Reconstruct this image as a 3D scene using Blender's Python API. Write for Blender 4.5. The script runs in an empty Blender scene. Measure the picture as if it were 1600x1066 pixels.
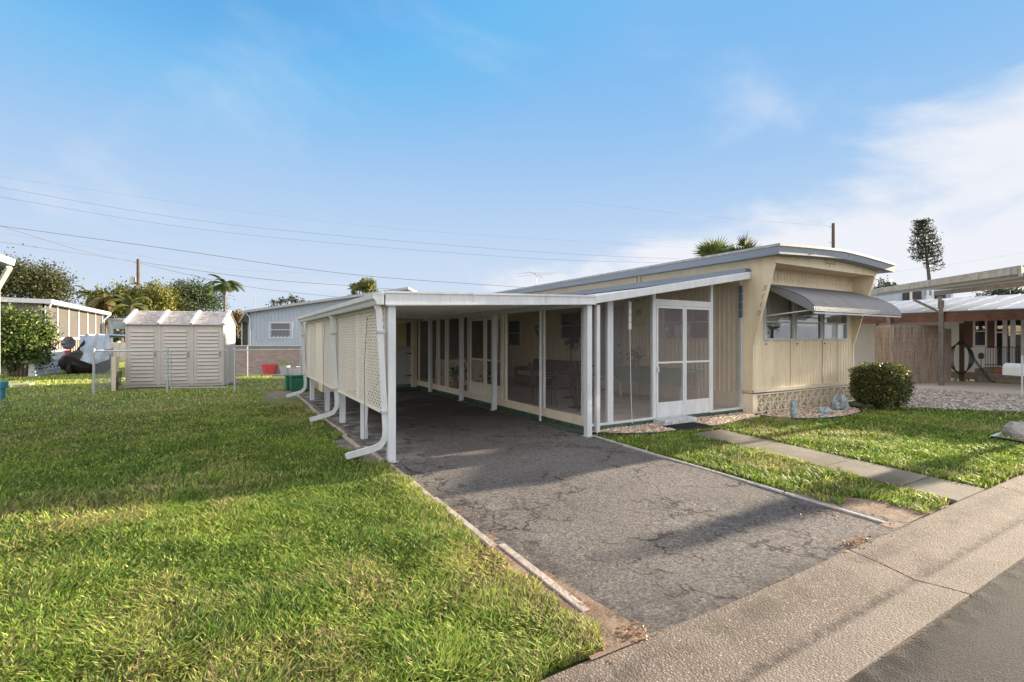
import bpy, math, random
import numpy as np
from mathutils import Vector, Matrix
random.seed(7); RNG = np.random.default_rng(7)
R = math.radians
scene = bpy.context.scene

# ------------------------------------------------------------------ camera
CAMH, FPX, HOR, YAW = 1.55, 755.0, 529.0, R(30.3)
cam_d = bpy.data.cameras.new("camera"); cam = bpy.data.objects.new("camera", cam_d)
scene.collection.objects.link(cam); scene.camera = cam
cam.location = (0, 0, CAMH); cam.rotation_euler = (R(90), 0, -YAW)
cam_d.sensor_width = 36; cam_d.lens = 36 * FPX / 1600; cam_d.shift_y = -(533 - HOR) / 1600
cam_d.clip_start = 0.05; cam_d.clip_end = 2000

# ------------------------------------------------------------------ light
YAWR = R(30.3); SUN_EL = R(12.5); SUN_DIR = Vector((1, -0.03, 0)).normalized()
to_sun = Vector((SUN_DIR.x * math.cos(SUN_EL), SUN_DIR.y * math.cos(SUN_EL), math.sin(SUN_EL)))
sun_d = bpy.data.lights.new("sun", 'SUN'); sun = bpy.data.objects.new("sun", sun_d)
scene.collection.objects.link(sun); sun.rotation_euler = to_sun.to_track_quat('Z', 'Y').to_euler()
sun_d.energy = 5.0; sun_d.angle = R(0.5); sun_d.color = (1.0, 0.84, 0.64)

world = bpy.data.worlds.new("World"); scene.world = world; world.use_nodes = True
wn = world.node_tree; wn.nodes.clear(); wl = wn.links
def W(t, **k):
    n = wn.nodes.new(t)
    for a, b in k.items(): setattr(n, a, b)
    return n
sky = W('ShaderNodeTexSky', sky_type='NISHITA'); sky.sun_disc = False
sky.sun_elevation = SUN_EL; sky.sun_rotation = math.atan2(SUN_DIR.x, SUN_DIR.y)
sky.air_density = 1.0; sky.dust_density = 0.6; sky.ozone_density = 2.5
bg = W('ShaderNodeBackground'); bg.inputs['Strength'].default_value = 0.067
wout = W('ShaderNodeOutputWorld')
tc = W('ShaderNodeTexCoord'); sep = W('ShaderNodeSeparateXYZ'); wl.new(tc.outputs['Generated'], sep.inputs[0])
def wmath(op, a, b=None, c=None, clamp=False):
    n = W('ShaderNodeMath', operation=op); n.use_clamp = clamp
    for i, v in enumerate((a, b, c)):
        if v is None: continue
        if isinstance(v, (int, float)): n.inputs[i].default_value = v
        else: wl.new(v, n.inputs[i])
    return n.outputs[0]
zc = wmath('MAXIMUM', sep.outputs[2], 0.0)
zz = wmath('ADD', zc, 0.22)
comb = W('ShaderNodeCombineXYZ')
wl.new(wmath('DIVIDE', sep.outputs[0], zz), comb.inputs[0]); wl.new(wmath('DIVIDE', sep.outputs[1], zz), comb.inputs[1])
cn = W('ShaderNodeTexNoise'); cn.inputs['Scale'].default_value = 0.9; cn.inputs['Detail'].default_value = 9
cn.inputs['Roughness'].default_value = 0.55; cn.inputs['Distortion'].default_value = 0.5; wl.new(comb.outputs[0], cn.inputs['Vector'])
# cloud bank towards the sun side, low: measured along the azimuth
azr = Vector((math.sin(R(82)), math.cos(R(82)), 0))
dotn = W('ShaderNodeVectorMath', operation='DOT_PRODUCT'); wl.new(tc.outputs['Generated'], dotn.inputs[0]); dotn.inputs[1].default_value = azr
bank = wmath('SUBTRACT', wmath('MULTIPLY', wmath('SUBTRACT', dotn.outputs['Value'], 0.60), 0.78), sep.outputs[2])   # >0 inside the bank
bank = wmath('ADD', wmath('ADD', bank, .045), wmath('MULTIPLY', wmath('SUBTRACT', cn.outputs[0], 0.5), 0.95))
bankm = W('ShaderNodeMapRange'); bankm.interpolation_type = 'SMOOTHSTEP'; wl.new(bank, bankm.inputs[0])
bankm.inputs[1].default_value = -0.07; bankm.inputs[2].default_value = 0.10; bankm.inputs[3].default_value = 0; bankm.inputs[4].default_value = 0.93
wisp = W('ShaderNodeMapRange'); wisp.interpolation_type = 'SMOOTHSTEP'; wl.new(cn.outputs[0], wisp.inputs[0])
wisp.inputs[1].default_value = 0.50; wisp.inputs[2].default_value = 0.74; wisp.inputs[3].default_value = 0; wisp.inputs[4].default_value = 0.5
hazem = W('ShaderNodeMapRange'); wl.new(zc, hazem.inputs[0]); hazem.interpolation_type = 'SMOOTHSTEP'
hazem.inputs[1].default_value = -0.04; hazem.inputs[2].default_value = 0.54; hazem.inputs[3].default_value = 0.92; hazem.inputs[4].default_value = 0.0
cl = wmath('MAXIMUM', bankm.outputs[0], wisp.outputs[0])
hs = W('ShaderNodeMix', data_type='RGBA', blend_type='MULTIPLY'); hs.inputs[0].default_value = 1.0
wl.new(sky.outputs[0], hs.inputs[6]); hs.inputs[7].default_value = (.8, 1.4, 1.5, 1)
mnx = W('ShaderNodeVectorMath', operation='MINIMUM'); wl.new(hs.outputs[2], mnx.inputs[0]); mnx.inputs[1].default_value = (.85, 1.95, 3.4)
m1 = W('ShaderNodeMix', data_type='RGBA'); wl.new(hazem.outputs[0], m1.inputs[0]); wl.new(mnx.outputs[0], m1.inputs[6]); m1.inputs[7].default_value = (2.85, 3.1, 3.5, 1)
m2 = W('ShaderNodeMix', data_type='RGBA'); wl.new(cl, m2.inputs[0]); wl.new(m1.outputs[2], m2.inputs[6]); m2.inputs[7].default_value = (3.45, 3.5, 3.7, 1)
# bright cloud cover added behind and above the viewpoint, unseen, to fill the shade
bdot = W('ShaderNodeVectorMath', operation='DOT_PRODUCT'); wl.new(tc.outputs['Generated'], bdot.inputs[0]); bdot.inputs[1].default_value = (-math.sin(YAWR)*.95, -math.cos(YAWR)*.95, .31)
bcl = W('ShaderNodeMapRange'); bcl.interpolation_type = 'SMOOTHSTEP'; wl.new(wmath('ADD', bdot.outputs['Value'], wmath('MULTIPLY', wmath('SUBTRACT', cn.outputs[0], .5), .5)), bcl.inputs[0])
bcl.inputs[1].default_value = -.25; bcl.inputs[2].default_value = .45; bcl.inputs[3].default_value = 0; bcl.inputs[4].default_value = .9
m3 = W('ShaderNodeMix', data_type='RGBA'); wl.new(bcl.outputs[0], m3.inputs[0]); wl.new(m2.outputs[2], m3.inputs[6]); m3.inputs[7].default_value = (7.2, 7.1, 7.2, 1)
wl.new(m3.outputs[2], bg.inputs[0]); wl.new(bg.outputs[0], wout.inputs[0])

scene.view_settings.view_transform = 'Standard'; scene.view_settings.look = 'None'
scene.view_settings.exposure = 1.95; scene.view_settings.gamma = 1.0
scene.cycles.max_bounces = 10; scene.cycles.diffuse_bounces = 8; scene.cycles.transparent_max_bounces = 24

# ------------------------------------------------------------------ helpers
F = Vector((math.sin(YAW), math.cos(YAW), 0)); RT = Vector((math.cos(YAW), -math.sin(YAW), 0))
def P(u, v, d):
    p = F * d + RT * ((u - 800) / FPX * d); p.z = CAMH + (HOR - v) / FPX * d; return p
def G(u, v, z=0.0):
    return P(u, v, (CAMH - z) * FPX / (v - HOR))

def mat(name, col, rough=0.6, var=0.15, scale=6.0, bump=0.0, bscale=40.0, metal=0.0, spec=0.4, col2=None, detail=5.0, attr=None, transl=0.0, stretch=None):
    m = bpy.data.materials.new(name); m.use_nodes = True; t = m.node_tree; n = t.nodes; l = t.links
    b = n['Principled BSDF']; b.inputs['Roughness'].default_value = rough; b.inputs['Metallic'].default_value = metal
    b.inputs['Specular IOR Level'].default_value = spec
    co = n.new('ShaderNodeTexCoord'); src = co.outputs['Object']
    if stretch:
        mp = n.new('ShaderNodeMapping'); l.new(src, mp.inputs[0]); mp.inputs['Scale'].default_value = stretch; src = mp.outputs[0]
    nz = n.new('ShaderNodeTexNoise'); nz.inputs['Scale'].default_value = scale; nz.inputs['Detail'].default_value = detail
    nz.inputs['Roughness'].default_value = 0.65
    l.new(src, nz.inputs['Vector'])
    mx = n.new('ShaderNodeMix'); mx.data_type = 'RGBA'
    mr = n.new('ShaderNodeMapRange'); mr.inputs[1].default_value = 0.3; mr.inputs[2].default_value = 0.7
    l.new(nz.outputs[0], mr.inputs[0]); l.new(mr.outputs[0], mx.inputs[0])
    c = Vector(col[:3])
    lo = c * (1 - var); hi = Vector(col2) if col2 else c * (1 + var)
    mx.inputs[6].default_value = (*lo, 1); mx.inputs[7].default_value = (min(hi[0], .95), min(hi[1], .95), min(hi[2], .95), 1)
    out = mx.outputs[2]
    if attr:
        a = n.new('ShaderNodeAttribute'); a.attribute_name = attr
        mm = n.new('ShaderNodeMix'); mm.data_type = 'RGBA'; mm.blend_type = 'MULTIPLY'; mm.inputs[0].default_value = 1
        mx.inputs[6].default_value = (1 - var, 1 - var, 1 - var, 1); mx.inputs[7].default_value = (1 + var, 1 + var, 1 + var, 1)
        l.new(out, mm.inputs[6]); l.new(a.outputs[0], mm.inputs[7]); out = mm.outputs[2]
    l.new(out, b.inputs['Base Color'])
    if bump:
        bn = n.new('ShaderNodeTexNoise'); bn.inputs['Scale'].default_value = bscale; bn.inputs['Detail'].default_value = 4
        l.new(src, bn.inputs['Vector'])
        bp = n.new('ShaderNodeBump'); bp.inputs['Strength'].default_value = bump; bp.inputs['Distance'].default_value = 0.02
        l.new(bn.outputs[0], bp.inputs['Height']); l.new(bp.outputs[0], b.inputs['Normal'])
    if transl:
        tr = n.new('ShaderNodeBsdfTranslucent'); l.new(out, tr.inputs[0]); ms = n.new('ShaderNodeMixShader'); ms.inputs[0].default_value = transl
        l.new(b.outputs[0], ms.inputs[1]); l.new(tr.outputs[0], ms.inputs[2]); l.new(ms.outputs[0], n['Material Output'].inputs[0])
    return m

class MB:
    def __init__(s): s.v = []; s.f = []
    def poly(s, pts):
        i = len(s.v); s.v += [tuple(p) for p in pts]; s.f.append(tuple(range(i, i + len(pts)))); return s
    def box(s, x0, x1, y0, y1, z0, z1):
        i = len(s.v)
        s.v += [(x0,y0,z0),(x1,y0,z0),(x1,y1,z0),(x0,y1,z0),(x0,y0,z1),(x1,y0,z1),(x1,y1,z1),(x0,y1,z1)]
        s.f += [tuple(i+k for k in q) for q in ((0,3,2,1),(4,5,6,7),(0,1,5,4),(1,2,6,5),(2,3,7,6),(3,0,4,7))]; return s
    def beam(s, p, q, w, h, up=(0,0,1)):
        p = Vector(p); q = Vector(q); d = (q - p).normalized(); up = Vector(up)
        if abs(d.dot(up)) > .99: up = Vector((0,1,0))
        a = d.cross(up).normalized() * w / 2; b = a.cross(d).normalized() * h / 2
        i = len(s.v)
        for c in (p, q): s.v += [tuple(c-a-b), tuple(c+a-b), tuple(c+a+b), tuple(c-a+b)]
        s.f += [tuple(i+k for k in r) for r in ((0,3,2,1),(4,5,6,7),(0,1,5,4),(1,2,6,5),(2,3,7,6),(3,0,4,7))]; return s
    def tube(s, pts, r, n=8, caps=True):
        pts = [Vector(p) for p in pts]; rs = r if isinstance(r, (list, tuple)) else [r]*len(pts)
        i0 = len(s.v); ref = None
        for k, p in enumerate(pts):
            d = (pts[min(k+1, len(pts)-1)] - pts[max(k-1, 0)]).normalized()
            if ref is None: ref = Vector((0,0,1)) if abs(d.z) < .9 else Vector((1,0,0))
            a = d.cross(ref).normalized(); b = a.cross(d).normalized(); ref = b
            for j in range(n):
                t = 2*math.pi*j/n; s.v.append(tuple(p + a*math.cos(t)*rs[k] + b*math.sin(t)*rs[k]))
        for k in range(len(pts)-1):
            for j in range(n):
                a0 = i0+k*n+j; a1 = i0+k*n+(j+1)%n; s.f.append((a0, a1, a1+n, a0+n))
        if caps: s.f.append(tuple(i0+j for j in range(n))[::-1]); e = i0+(len(pts)-1)*n; s.f.append(tuple(e+j for j in range(n)))
        return s
    def prism(s, poly, axis, a0, a1):           # poly: 2-D points in the other two axes (order x,y,z without axis)
        n = len(poly); i = len(s.v)
        for a in (a0, a1):
            for p in poly:
                q = list(p); q.insert(axis, a); s.v.append(tuple(q))
        s.f.append(tuple(i+k for k in range(n))[::-1]); s.f.append(tuple(i+n+k for k in range(n)))
        for k in range(n): s.f.append((i+k, i+(k+1)%n, i+n+(k+1)%n, i+n+k))
        return s
    def lathe(s, c, prof, n=16):                # prof: (r,z)
        i0 = len(s.v); c = Vector(c)
        for r, z in prof:
            for j in range(n):
                t = 2*math.pi*j/n; s.v.append((c.x+r*math.cos(t), c.y+r*math.sin(t), c.z+z))
        for k in range(len(prof)-1):
            for j in range(n):
                a0 = i0+k*n+j; a1 = i0+k*n+(j+1)%n; s.f.append((a0,a1,a1+n,a0+n))
        s.f.append(tuple(i0+j for j in range(n))[::-1]); e = i0+(len(prof)-1)*n; s.f.append(tuple(e+j for j in range(n)))
        return s
    def rock(s, c, rx, ry, rz, seed=0, rough=.25, n=9):
        rr = random.Random(seed); i0 = len(s.v); m = n//2+2
        ph = [rr.uniform(0, 6) for _ in range(6)]
        for k in range(m+1):
            th = math.pi*k/m
            for j in range(n):
                t = 2*math.pi*j/n; q = 1 + rough*(math.sin(2*t+ph[0]+2*th)*.5+math.sin(3*t+ph[1])*math.sin(2*th+ph[2])*.7+rr.uniform(-.35,.35))
                s.v.append((c[0]+rx*q*math.sin(th)*math.cos(t), c[1]+ry*q*math.sin(th)*math.sin(t), c[2]+rz*q*math.cos(th)))
        for k in range(m):
            for j in range(n):
                a0 = i0+k*n+j; a1 = i0+k*n+(j+1)%n; s.f.append((a0,a0+n,a1+n,a1))
        return s
    def build(s, name, m, parent=None, smooth=False, label=None, bevel=0.0):
        me = bpy.data.meshes.new(name)
        o = bpy.data.objects.new(name, me); scene.collection.objects.link(o)
        off = ORG.get(parent.name, Vector((0,0,0))) if parent else Vector((0,0,0))
        me.from_pydata([tuple(Vector(v) - off) for v in s.v], [], s.f)
        if parent: o.parent = parent; ORG[o.name] = off
        me.materials.append(m)
        if smooth:
            me.polygons.foreach_set('use_smooth', [True]*len(me.polygons))
            try: me.set_sharp_from_angle(angle=R(40))
            except Exception: pass
        if bevel:
            b = o.modifiers.new('bevel', 'BEVEL'); b.width = bevel; b.segments = 1; b.limit_method = 'ANGLE'
        if label: o['label'] = label
        return o
ORG = {}
def thing(name, label, cat, loc=(0,0,0), group=None):
    o = bpy.data.objects.new(name, None); scene.collection.objects.link(o); o.empty_display_size = .2
    o.location = loc; ORG[o.name] = Vector(loc); o['label'] = label; o['category'] = cat
    if group: o['group'] = group
    return o
def tag(o, label, cat, group=None):
    o['label'] = label; o['category'] = cat
    if group: o['group'] = group
    return o
def struct(name, mb, m, **k):
    o = mb.build(name, m, **k); o['kind'] = 'structure'; return o
def copy_tree(o, parent=None):
    c = o.copy(); scene.collection.objects.link(c); c.parent = parent
    for ch in list(o.children): copy_tree(ch, c)
    return c
def np_mesh(name, verts, faces_n, idx, m, parent=None, colors=None, smooth=False):
    """verts Nx3, faces_n loop totals, idx flat loop vertex indices, colors per vertex Nx3"""
    me = bpy.data.meshes.new(name); o = bpy.data.objects.new(name, me); scene.collection.objects.link(o)
    if parent:
        off = ORG.get(parent.name, Vector((0,0,0))); verts = verts - np.array(off); o.parent = parent; ORG[o.name] = off
    me.vertices.add(len(verts)); me.vertices.foreach_set('co', verts.astype(np.float32).ravel())
    me.loops.add(len(idx)); me.loops.foreach_set('vertex_index', idx.astype(np.int32))
    nf = len(faces_n); st = np.concatenate(([0], np.cumsum(faces_n)[:-1])).astype(np.int32)
    me.polygons.add(nf); me.polygons.foreach_set('loop_start', st)
    if colors is not None:
        a = me.attributes.new('Col', 'FLOAT_COLOR', 'POINT')
        c4 = np.ones((len(verts), 4), np.float32); c4[:, :3] = colors; a.data.foreach_set('color', c4.ravel())
    me.update(calc_edges=True); me.materials.append(m)
    if smooth: me.polygons.foreach_set('use_smooth', [True]*nf)
    return o
def rand_dirs(n):
    v = RNG.normal(size=(n, 3)); return v / np.linalg.norm(v, axis=1)[:, None]
def leaf_mesh(name, cen, size, cols, m, parent=None, aspect=.5, up=.0, dirs=None):
    n = len(cen); d = rand_dirs(n) if dirs is None else dirs
    d = d + np.array([0, 0, up]); d /= np.linalg.norm(d, axis=1)[:, None]
    s = np.cross(d, rand_dirs(n)); s /= np.linalg.norm(s, axis=1)[:, None]+1e-9
    sz = (size if np.ndim(size) else np.full(n, size)) * RNG.uniform(.6, 1.3, n)
    L = d * sz[:, None]; S = s * (sz * aspect)[:, None]*.5
    v = np.stack([cen, cen+L*.45+S, cen+L, cen+L*.45-S], 1).reshape(-1, 3)
    return np_mesh(name, v, np.full(n, 4), np.arange(4*n), m, parent, np.repeat(cols, 4, 0))

# ------------------------------------------------------------------ materials
M = {}
M['white'] = mat('white_aluminium_paint', (.55,.575,.60), .45, .12, 2.5, .10, 12, stretch=(5,5,1), col2=(.60,.615,.63))
M['white_old'] = mat('weathered_white_paint', (.50,.52,.54), .5, .14, 5, .1, 30, col2=(.60,.62,.63))
M['cream'] = mat('cream_house_paint', (.68,.58,.41), .5, .13, 1.6, .06, 20, stretch=(2.5,2.5,.6))
M['cream_lattice'] = mat('cream_vinyl', (.72,.665,.565), .45, .06, 4)
M['cream_trim'] = mat('cream_trim_paint', (.68,.59,.44), .5, .1, 4)
M['roof_grey'] = mat('grey_roof_edge_paint', (.17,.195,.23), .5, .12, 3, .06, 14, stretch=(1,.3,4))
M['roof_lip'] = mat('weathered_roof_lip', (.28,.285,.285), .5, .3, 9)
M['awning'] = mat('blue_grey_awning_paint', (.175,.175,.185), .42, .16, 3, spec=.5, stretch=(3,.5,.5))
M['screen_dark'] = None
M['black'] = mat('black_plastic', (.02,.02,.022), .45, .3, 8)
M['iron'] = mat('black_iron', (.025,.025,.028), .4, .3, 8)
M['ceiling'] = mat('white_ceiling_pan', (.82,.82,.80), .5, .05, 3)
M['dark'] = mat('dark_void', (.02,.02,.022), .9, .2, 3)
M['green_paint'] = mat('faded_green_floor_paint', (.035,.085,.05), .8, .5, 7, .3, 60, col2=(.08,.12,.09))
M['green_turf'] = mat('dark_green_turf_mat', (.01,.07,.045), .9, .3, 30, .4, 200)
M['concrete'] = mat('weathered_concrete', (.30,.28,.25), .85, .25, 3.5, .5, 60)
M['curb_concrete'] = mat('white_washed_concrete', (.45,.44,.42), .8, .35, 12, .5, 50)
M['galv'] = mat('galvanised_steel', (.42,.44,.45), .45, .18, 20, metal=.35)
M['galv_dark'] = mat('grey_galvanised_wire', (.30,.32,.33), .5, .2, 20, metal=.3)
M['shed'] = mat('beige_resin', (.50,.455,.42), .5, .06, 4)
M['shed_roof'] = mat('beige_resin_shingle', (.43,.38,.345), .6, .15, 6)
M['shed_gap'] = mat('brown_shingle_print', (.30,.245,.22), .7, .15, 6)
M['dark_post'] = mat('dull_dark_post', (.11,.10,.09), .6, .3, 8)
M['wood_grey'] = mat('weathered_grey_wood', (.22,.18,.15), .85, .35, 6, .4, 40, stretch=(6,6,.6))
M['wood_pole'] = mat('utility_pole_wood', (.10,.075,.06), .85, .3, 8, .3, 30, stretch=(4,4,.4))
M['bark'] = mat('tree_bark', (.12,.09,.065), .9, .35, 8, .6, 30)
M['red_beam'] = mat('rusty_red_beam_paint', (.045,.016,.012), .6, .45, 4, .1, 20, col2=(.13,.042,.024))
M['brown'] = mat('brown_shutter_paint', (.075,.04,.028), .6, .15, 6)
M['bamboo'] = mat('bamboo_screen', (.20,.145,.11), .8, .5, 12, .5, 60, stretch=(2,2,.12), col2=(.46,.37,.29))
M['siding'] = mat('white_vinyl_siding', (.60,.63,.68), .55, .05, 3)
M['grey_wall'] = mat('grey_panel_paint', (.34,.39,.47), .6, .06, 3)
M['tan_wall'] = mat('tan_painted_wall', (.22,.185,.17), .7, .12, 3)
M['mesh_brown'] = mat('brown_porch_screen', (.085,.075,.07), .8, .2, 6)
M['teal'] = mat('teal_painted_metal', (.01,.16,.24), .4, .15, 9)
M['green_plastic'] = mat('dark_green_plastic', (.008,.11,.06), .42, .2, 6)
M['red_plastic'] = mat('bright_red_plastic', (.62,.03,.04), .4, .1, 6)
M['pot'] = mat('grey_ceramic_pot', (.45,.46,.50), .5, .12, 9)
M['stone_blue'] = mat('blue_grey_stone', (.20,.24,.25), .85, .35, 14, .9, 30, col2=(.42,.48,.49))
M['copper'] = mat('terracotta', (.35,.14,.07), .7, .2, 8)
M['tarp'] = mat('silver_tarp', (.33,.38,.46), .45, .15, 5, .3, 8)
M['dark_tarp'] = mat('dark_brown_tarp', (.03,.027,.027), .55, .3, 5, .3, 8)
M['rubber'] = mat('black_rubber', (.018,.018,.02), .8, .3, 20, .3, 80)
M['lime'] = mat('lime_green_paint', (.42,.52,.05), .5, .2, 5)
M['green_cloth'] = mat('sage_green_cloth', (.12,.24,.15), .85, .15, 6)
M['wicker'] = mat('brown_wicker', (.13,.09,.06), .8, .3, 60, .4, 80)
M['cushion'] = mat('beige_cushion', (.38,.33,.26), .9, .15, 10)
M['curtain'] = mat('pale_curtain', (.72,.66,.55), .9, .18, 5, stretch=(14,1,.5))
M['floor_in'] = mat('porch_floor_paint', (.46,.38,.35), .7, .2, 3)
M['leaf'] = mat('leaf', (1,1,1), .5, .12, 3, attr='Col', transl=.35, spec=.35)
M['grass'] = mat('grass_blades', (1,1,1), .55, .10, 1.5, attr='Col', transl=.38, spec=.25)
M['stone_attr'] = mat('mixed_gravel', (1,1,1), .8, .15, 60, attr='Col', spec=.3)
M['gravel_stone'] = M['stone_attr']
M['hose'] = mat('green_hose_rubber', (.012,.04,.022), .5, .2, 9)
M['white_metal_roof'] = mat('white_metal_roof', (.33,.34,.37), .4, .08, 2)

def glass_mat(name, tint=(.88,.90,.92), fac=.05):
    m = bpy.data.materials.new(name); m.use_nodes = True; n = m.node_tree.nodes; l = m.node_tree.links; n.clear()
    o = n.new('ShaderNodeOutputMaterial'); t = n.new('ShaderNodeBsdfTransparent'); t.inputs[0].default_value = (*tint, 1)
    g = n.new('ShaderNodeBsdfGlossy'); g.inputs['Roughness'].default_value = .02; g.inputs[0].default_value = (.9,.93,.95,1)
    fr = n.new('ShaderNodeLayerWeight'); fr.inputs[0].default_value = .5
    pw = n.new('ShaderNodeMath'); pw.operation = 'POWER'; pw.inputs[1].default_value = 3.2; l.new(fr.outputs['Facing'], pw.inputs[0])
    a = n.new('ShaderNodeMath'); a.operation = 'MULTIPLY_ADD'; a.inputs[1].default_value = .8; a.inputs[2].default_value = fac; l.new(pw.outputs[0], a.inputs[0]); a.use_clamp = True
    x = n.new('ShaderNodeMixShader'); l.new(a.outputs[0], x.inputs[0]); l.new(t.outputs[0], x.inputs[1]); l.new(g.outputs[0], x.inputs[2]); l.new(x.outputs[0], o.inputs[0])
    return m
M['glass'] = glass_mat('window_glass')
def screen_mat(name, col, dens):
    m = bpy.data.materials.new(name); m.use_nodes = True; n = m.node_tree.nodes; l = m.node_tree.links; n.clear()
    o = n.new('ShaderNodeOutputMaterial'); t = n.new('ShaderNodeBsdfTransparent'); d = n.new('ShaderNodeBsdfDiffuse'); d.inputs[0].default_value = (*col, 1)
    nz = n.new('ShaderNodeTexNoise'); nz.inputs['Scale'].default_value = 3; co = n.new('ShaderNodeTexCoord'); l.new(co.outputs['Object'], nz.inputs[0])
    nf = n.new('ShaderNodeTexNoise'); nf.inputs['Scale'].default_value = 90; l.new(co.outputs['Object'], nf.inputs[0])
    ad = n.new('ShaderNodeMath'); ad.operation = 'MULTIPLY_ADD'; ad.inputs[1].default_value = .22; ad.inputs[2].default_value = dens-.22; l.new(nz.outputs[0], ad.inputs[0])
    a2 = n.new('ShaderNodeMath'); a2.operation = 'MULTIPLY_ADD'; a2.inputs[1].default_value = .22; l.new(nf.outputs[0], a2.inputs[0]); l.new(ad.outputs[0], a2.inputs[2])
    x = n.new('ShaderNodeMixShader'); l.new(a2.outputs[0], x.inputs[0]); l.new(t.outputs[0], x.inputs[1]); l.new(d.outputs[0], x.inputs[2]); l.new(x.outputs[0], o.inputs[0])
    return m
M['screen'] = screen_mat('insect_screen', (.30,.27,.265), .23)

def ground_mat(name, kind):
    m = bpy.data.materials.new(name); m.use_nodes = True; t = m.node_tree; n = t.nodes; l = t.links; b = n['Principled BSDF']
    co = n.new('ShaderNodeTexCoord').outputs['Object']
    def noise(sc, de=6, ro=.6, vec=None, di=0):
        x = n.new('ShaderNodeTexNoise'); x.inputs['Scale'].default_value = sc; x.inputs['Detail'].default_value = de; x.inputs['Roughness'].default_value = ro
        x.inputs['Distortion'].default_value = di; l.new(vec or co, x.inputs['Vector']); return x.outputs[0]
    def vor(sc, feat='F1', vec=None, out=0):
        x = n.new('ShaderNodeTexVoronoi'); x.feature = feat; x.inputs['Scale'].default_value = sc; l.new(vec or co, x.inputs['Vector']); return x.outputs[out]
    def mr(v, a, c, d=0, e=1, smooth=True):
        x = n.new('ShaderNodeMapRange'); x.inputs[1].default_value = a; x.inputs[2].default_value = c; x.inputs[3].default_value = d; x.inputs[4].default_value = e
        if smooth: x.interpolation_type = 'SMOOTHSTEP'
        l.new(v, x.inputs[0]); return x.outputs[0]
    def mix(f, a, c, bl='MIX'):
        x = n.new('ShaderNodeMix'); x.data_type = 'RGBA'; x.blend_type = bl
        for i, v in ((0, f), (6, a), (7, c)):
            if isinstance(v, (int, float)): x.inputs[i].default_value = v
            elif isinstance(v, tuple): x.inputs[i].default_value = (*v, 1)
            else: l.new(v, x.inputs[i])
        return x.outputs[2]
    def mth(op, a, c=None):
        x = n.new('ShaderNodeMath'); x.operation = op
        for i, v in ((0, a), (1, c)):
            if v is None: continue
            if isinstance(v, (int, float)): x.inputs[i].default_value = v
            else: l.new(v, x.inputs[i])
        return x.outputs[0]
    def warp(am, sc):
        x = n.new('ShaderNodeTexNoise'); x.inputs['Scale'].default_value = sc; x.inputs['Detail'].default_value = 4; l.new(co, x.inputs['Vector'])
        s = n.new('ShaderNodeVectorMath'); s.operation = 'SUBTRACT'; l.new(x.outputs['Color'], s.inputs[0]); s.inputs[1].default_value = (.5,.5,.5)
        k = n.new('ShaderNodeVectorMath'); k.operation = 'SCALE'; k.inputs['Scale'].default_value = am; l.new(s.outputs[0], k.inputs[0])
        a = n.new('ShaderNodeVectorMath'); a.operation = 'ADD'; l.new(co, a.inputs[0]); l.new(k.outputs[0], a.inputs[1]); return a.outputs[0]
    def bump(h, st, dist, nrm=None):
        x = n.new('ShaderNodeBump'); x.inputs['Strength'].default_value = st; x.inputs['Distance'].default_value = dist; l.new(h, x.inputs['Height'])
        if nrm: l.new(nrm, x.inputs['Normal'])
        return x.outputs[0]
    b.inputs['Roughness'].default_value = .9; b.inputs['Specular IOR Level'].default_value = .25
    if kind == 'drive':
        big = noise(.9, 6, .65); fine = noise(48, 4, .75); pits = vor(80)
        c = mix(mr(big, .35, .65), (.165,.145,.138), (.25,.22,.208))
        c = mix(mr(fine, .35, .7), mix(.7, c, (.035,.033,.032)), mix(.32, c, (.42,.39,.35)))
        w = warp(.5, 5)
        e1 = vor(1.05, 'DISTANCE_TO_EDGE', w); e2 = vor(3.4, 'DISTANCE_TO_EDGE', warp(.25, 7))
        ck1 = mth('MULTIPLY', mr(e1, .004, .020, 1, 0), mr(noise(1.3, 5), .44, .54))
        ck2 = mth('MULTIPLY', mr(e2, .012, .045, 1, 0), mr(noise(.8, 3, .6, None, 1), .54, .64))
        ck = mth('MAXIMUM', ck1, mth('MULTIPLY', ck2, .75))
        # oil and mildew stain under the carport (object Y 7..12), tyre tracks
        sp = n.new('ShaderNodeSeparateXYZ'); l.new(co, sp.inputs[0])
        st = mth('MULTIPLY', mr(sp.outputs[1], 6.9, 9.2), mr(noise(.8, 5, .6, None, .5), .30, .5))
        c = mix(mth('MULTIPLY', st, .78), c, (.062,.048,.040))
        mpn = n.new('ShaderNodeMapping'); l.new(warp(.3, 2), mpn.inputs[0]); mpn.inputs['Rotation'].default_value = (0, 0, .5); mpn.inputs['Scale'].default_value = (2.2, 9, 1)
        wrk = mr(noise(1.6, 6, .75, mpn.outputs[0], .6), .56, .68)
        c = mix(mth('MULTIPLY', wrk, .6), c, (.045,.04,.04))
        ed = mth('MAXIMUM', mr(sp.outputs[0], 1.75, 2.15, 1, 0), mth('MULTIPLY', mr(sp.outputs[0], 2.0, 3.0, 1, 0), mr(sp.outputs[1], 1.8, 2.5, 1, 0)))
        ed = mth('MAXIMUM', ed, mr(sp.outputs[1], 1.8, 1.98, 1, 0)); ed = mth('MULTIPLY', mth('MULTIPLY', ed, mr(noise(5, 6, .75), .35, .6)), mr(sp.outputs[1], 4.2, 5.2, 1, 0))
        c = mix(mth('MULTIPLY', ed, .72), c, (.045,.04,.042))
        c = mix(mth('MULTIPLY', mr(noise(16, 6, .85), .52, .62), .62), c, (.05,.045,.046))
        st2 = mr(noise(2.1, 6, .7, None, 1.0), .60, .72)
        c = mix(mth('MULTIPLY', st2, .45), c, (.05,.045,.045))
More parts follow.
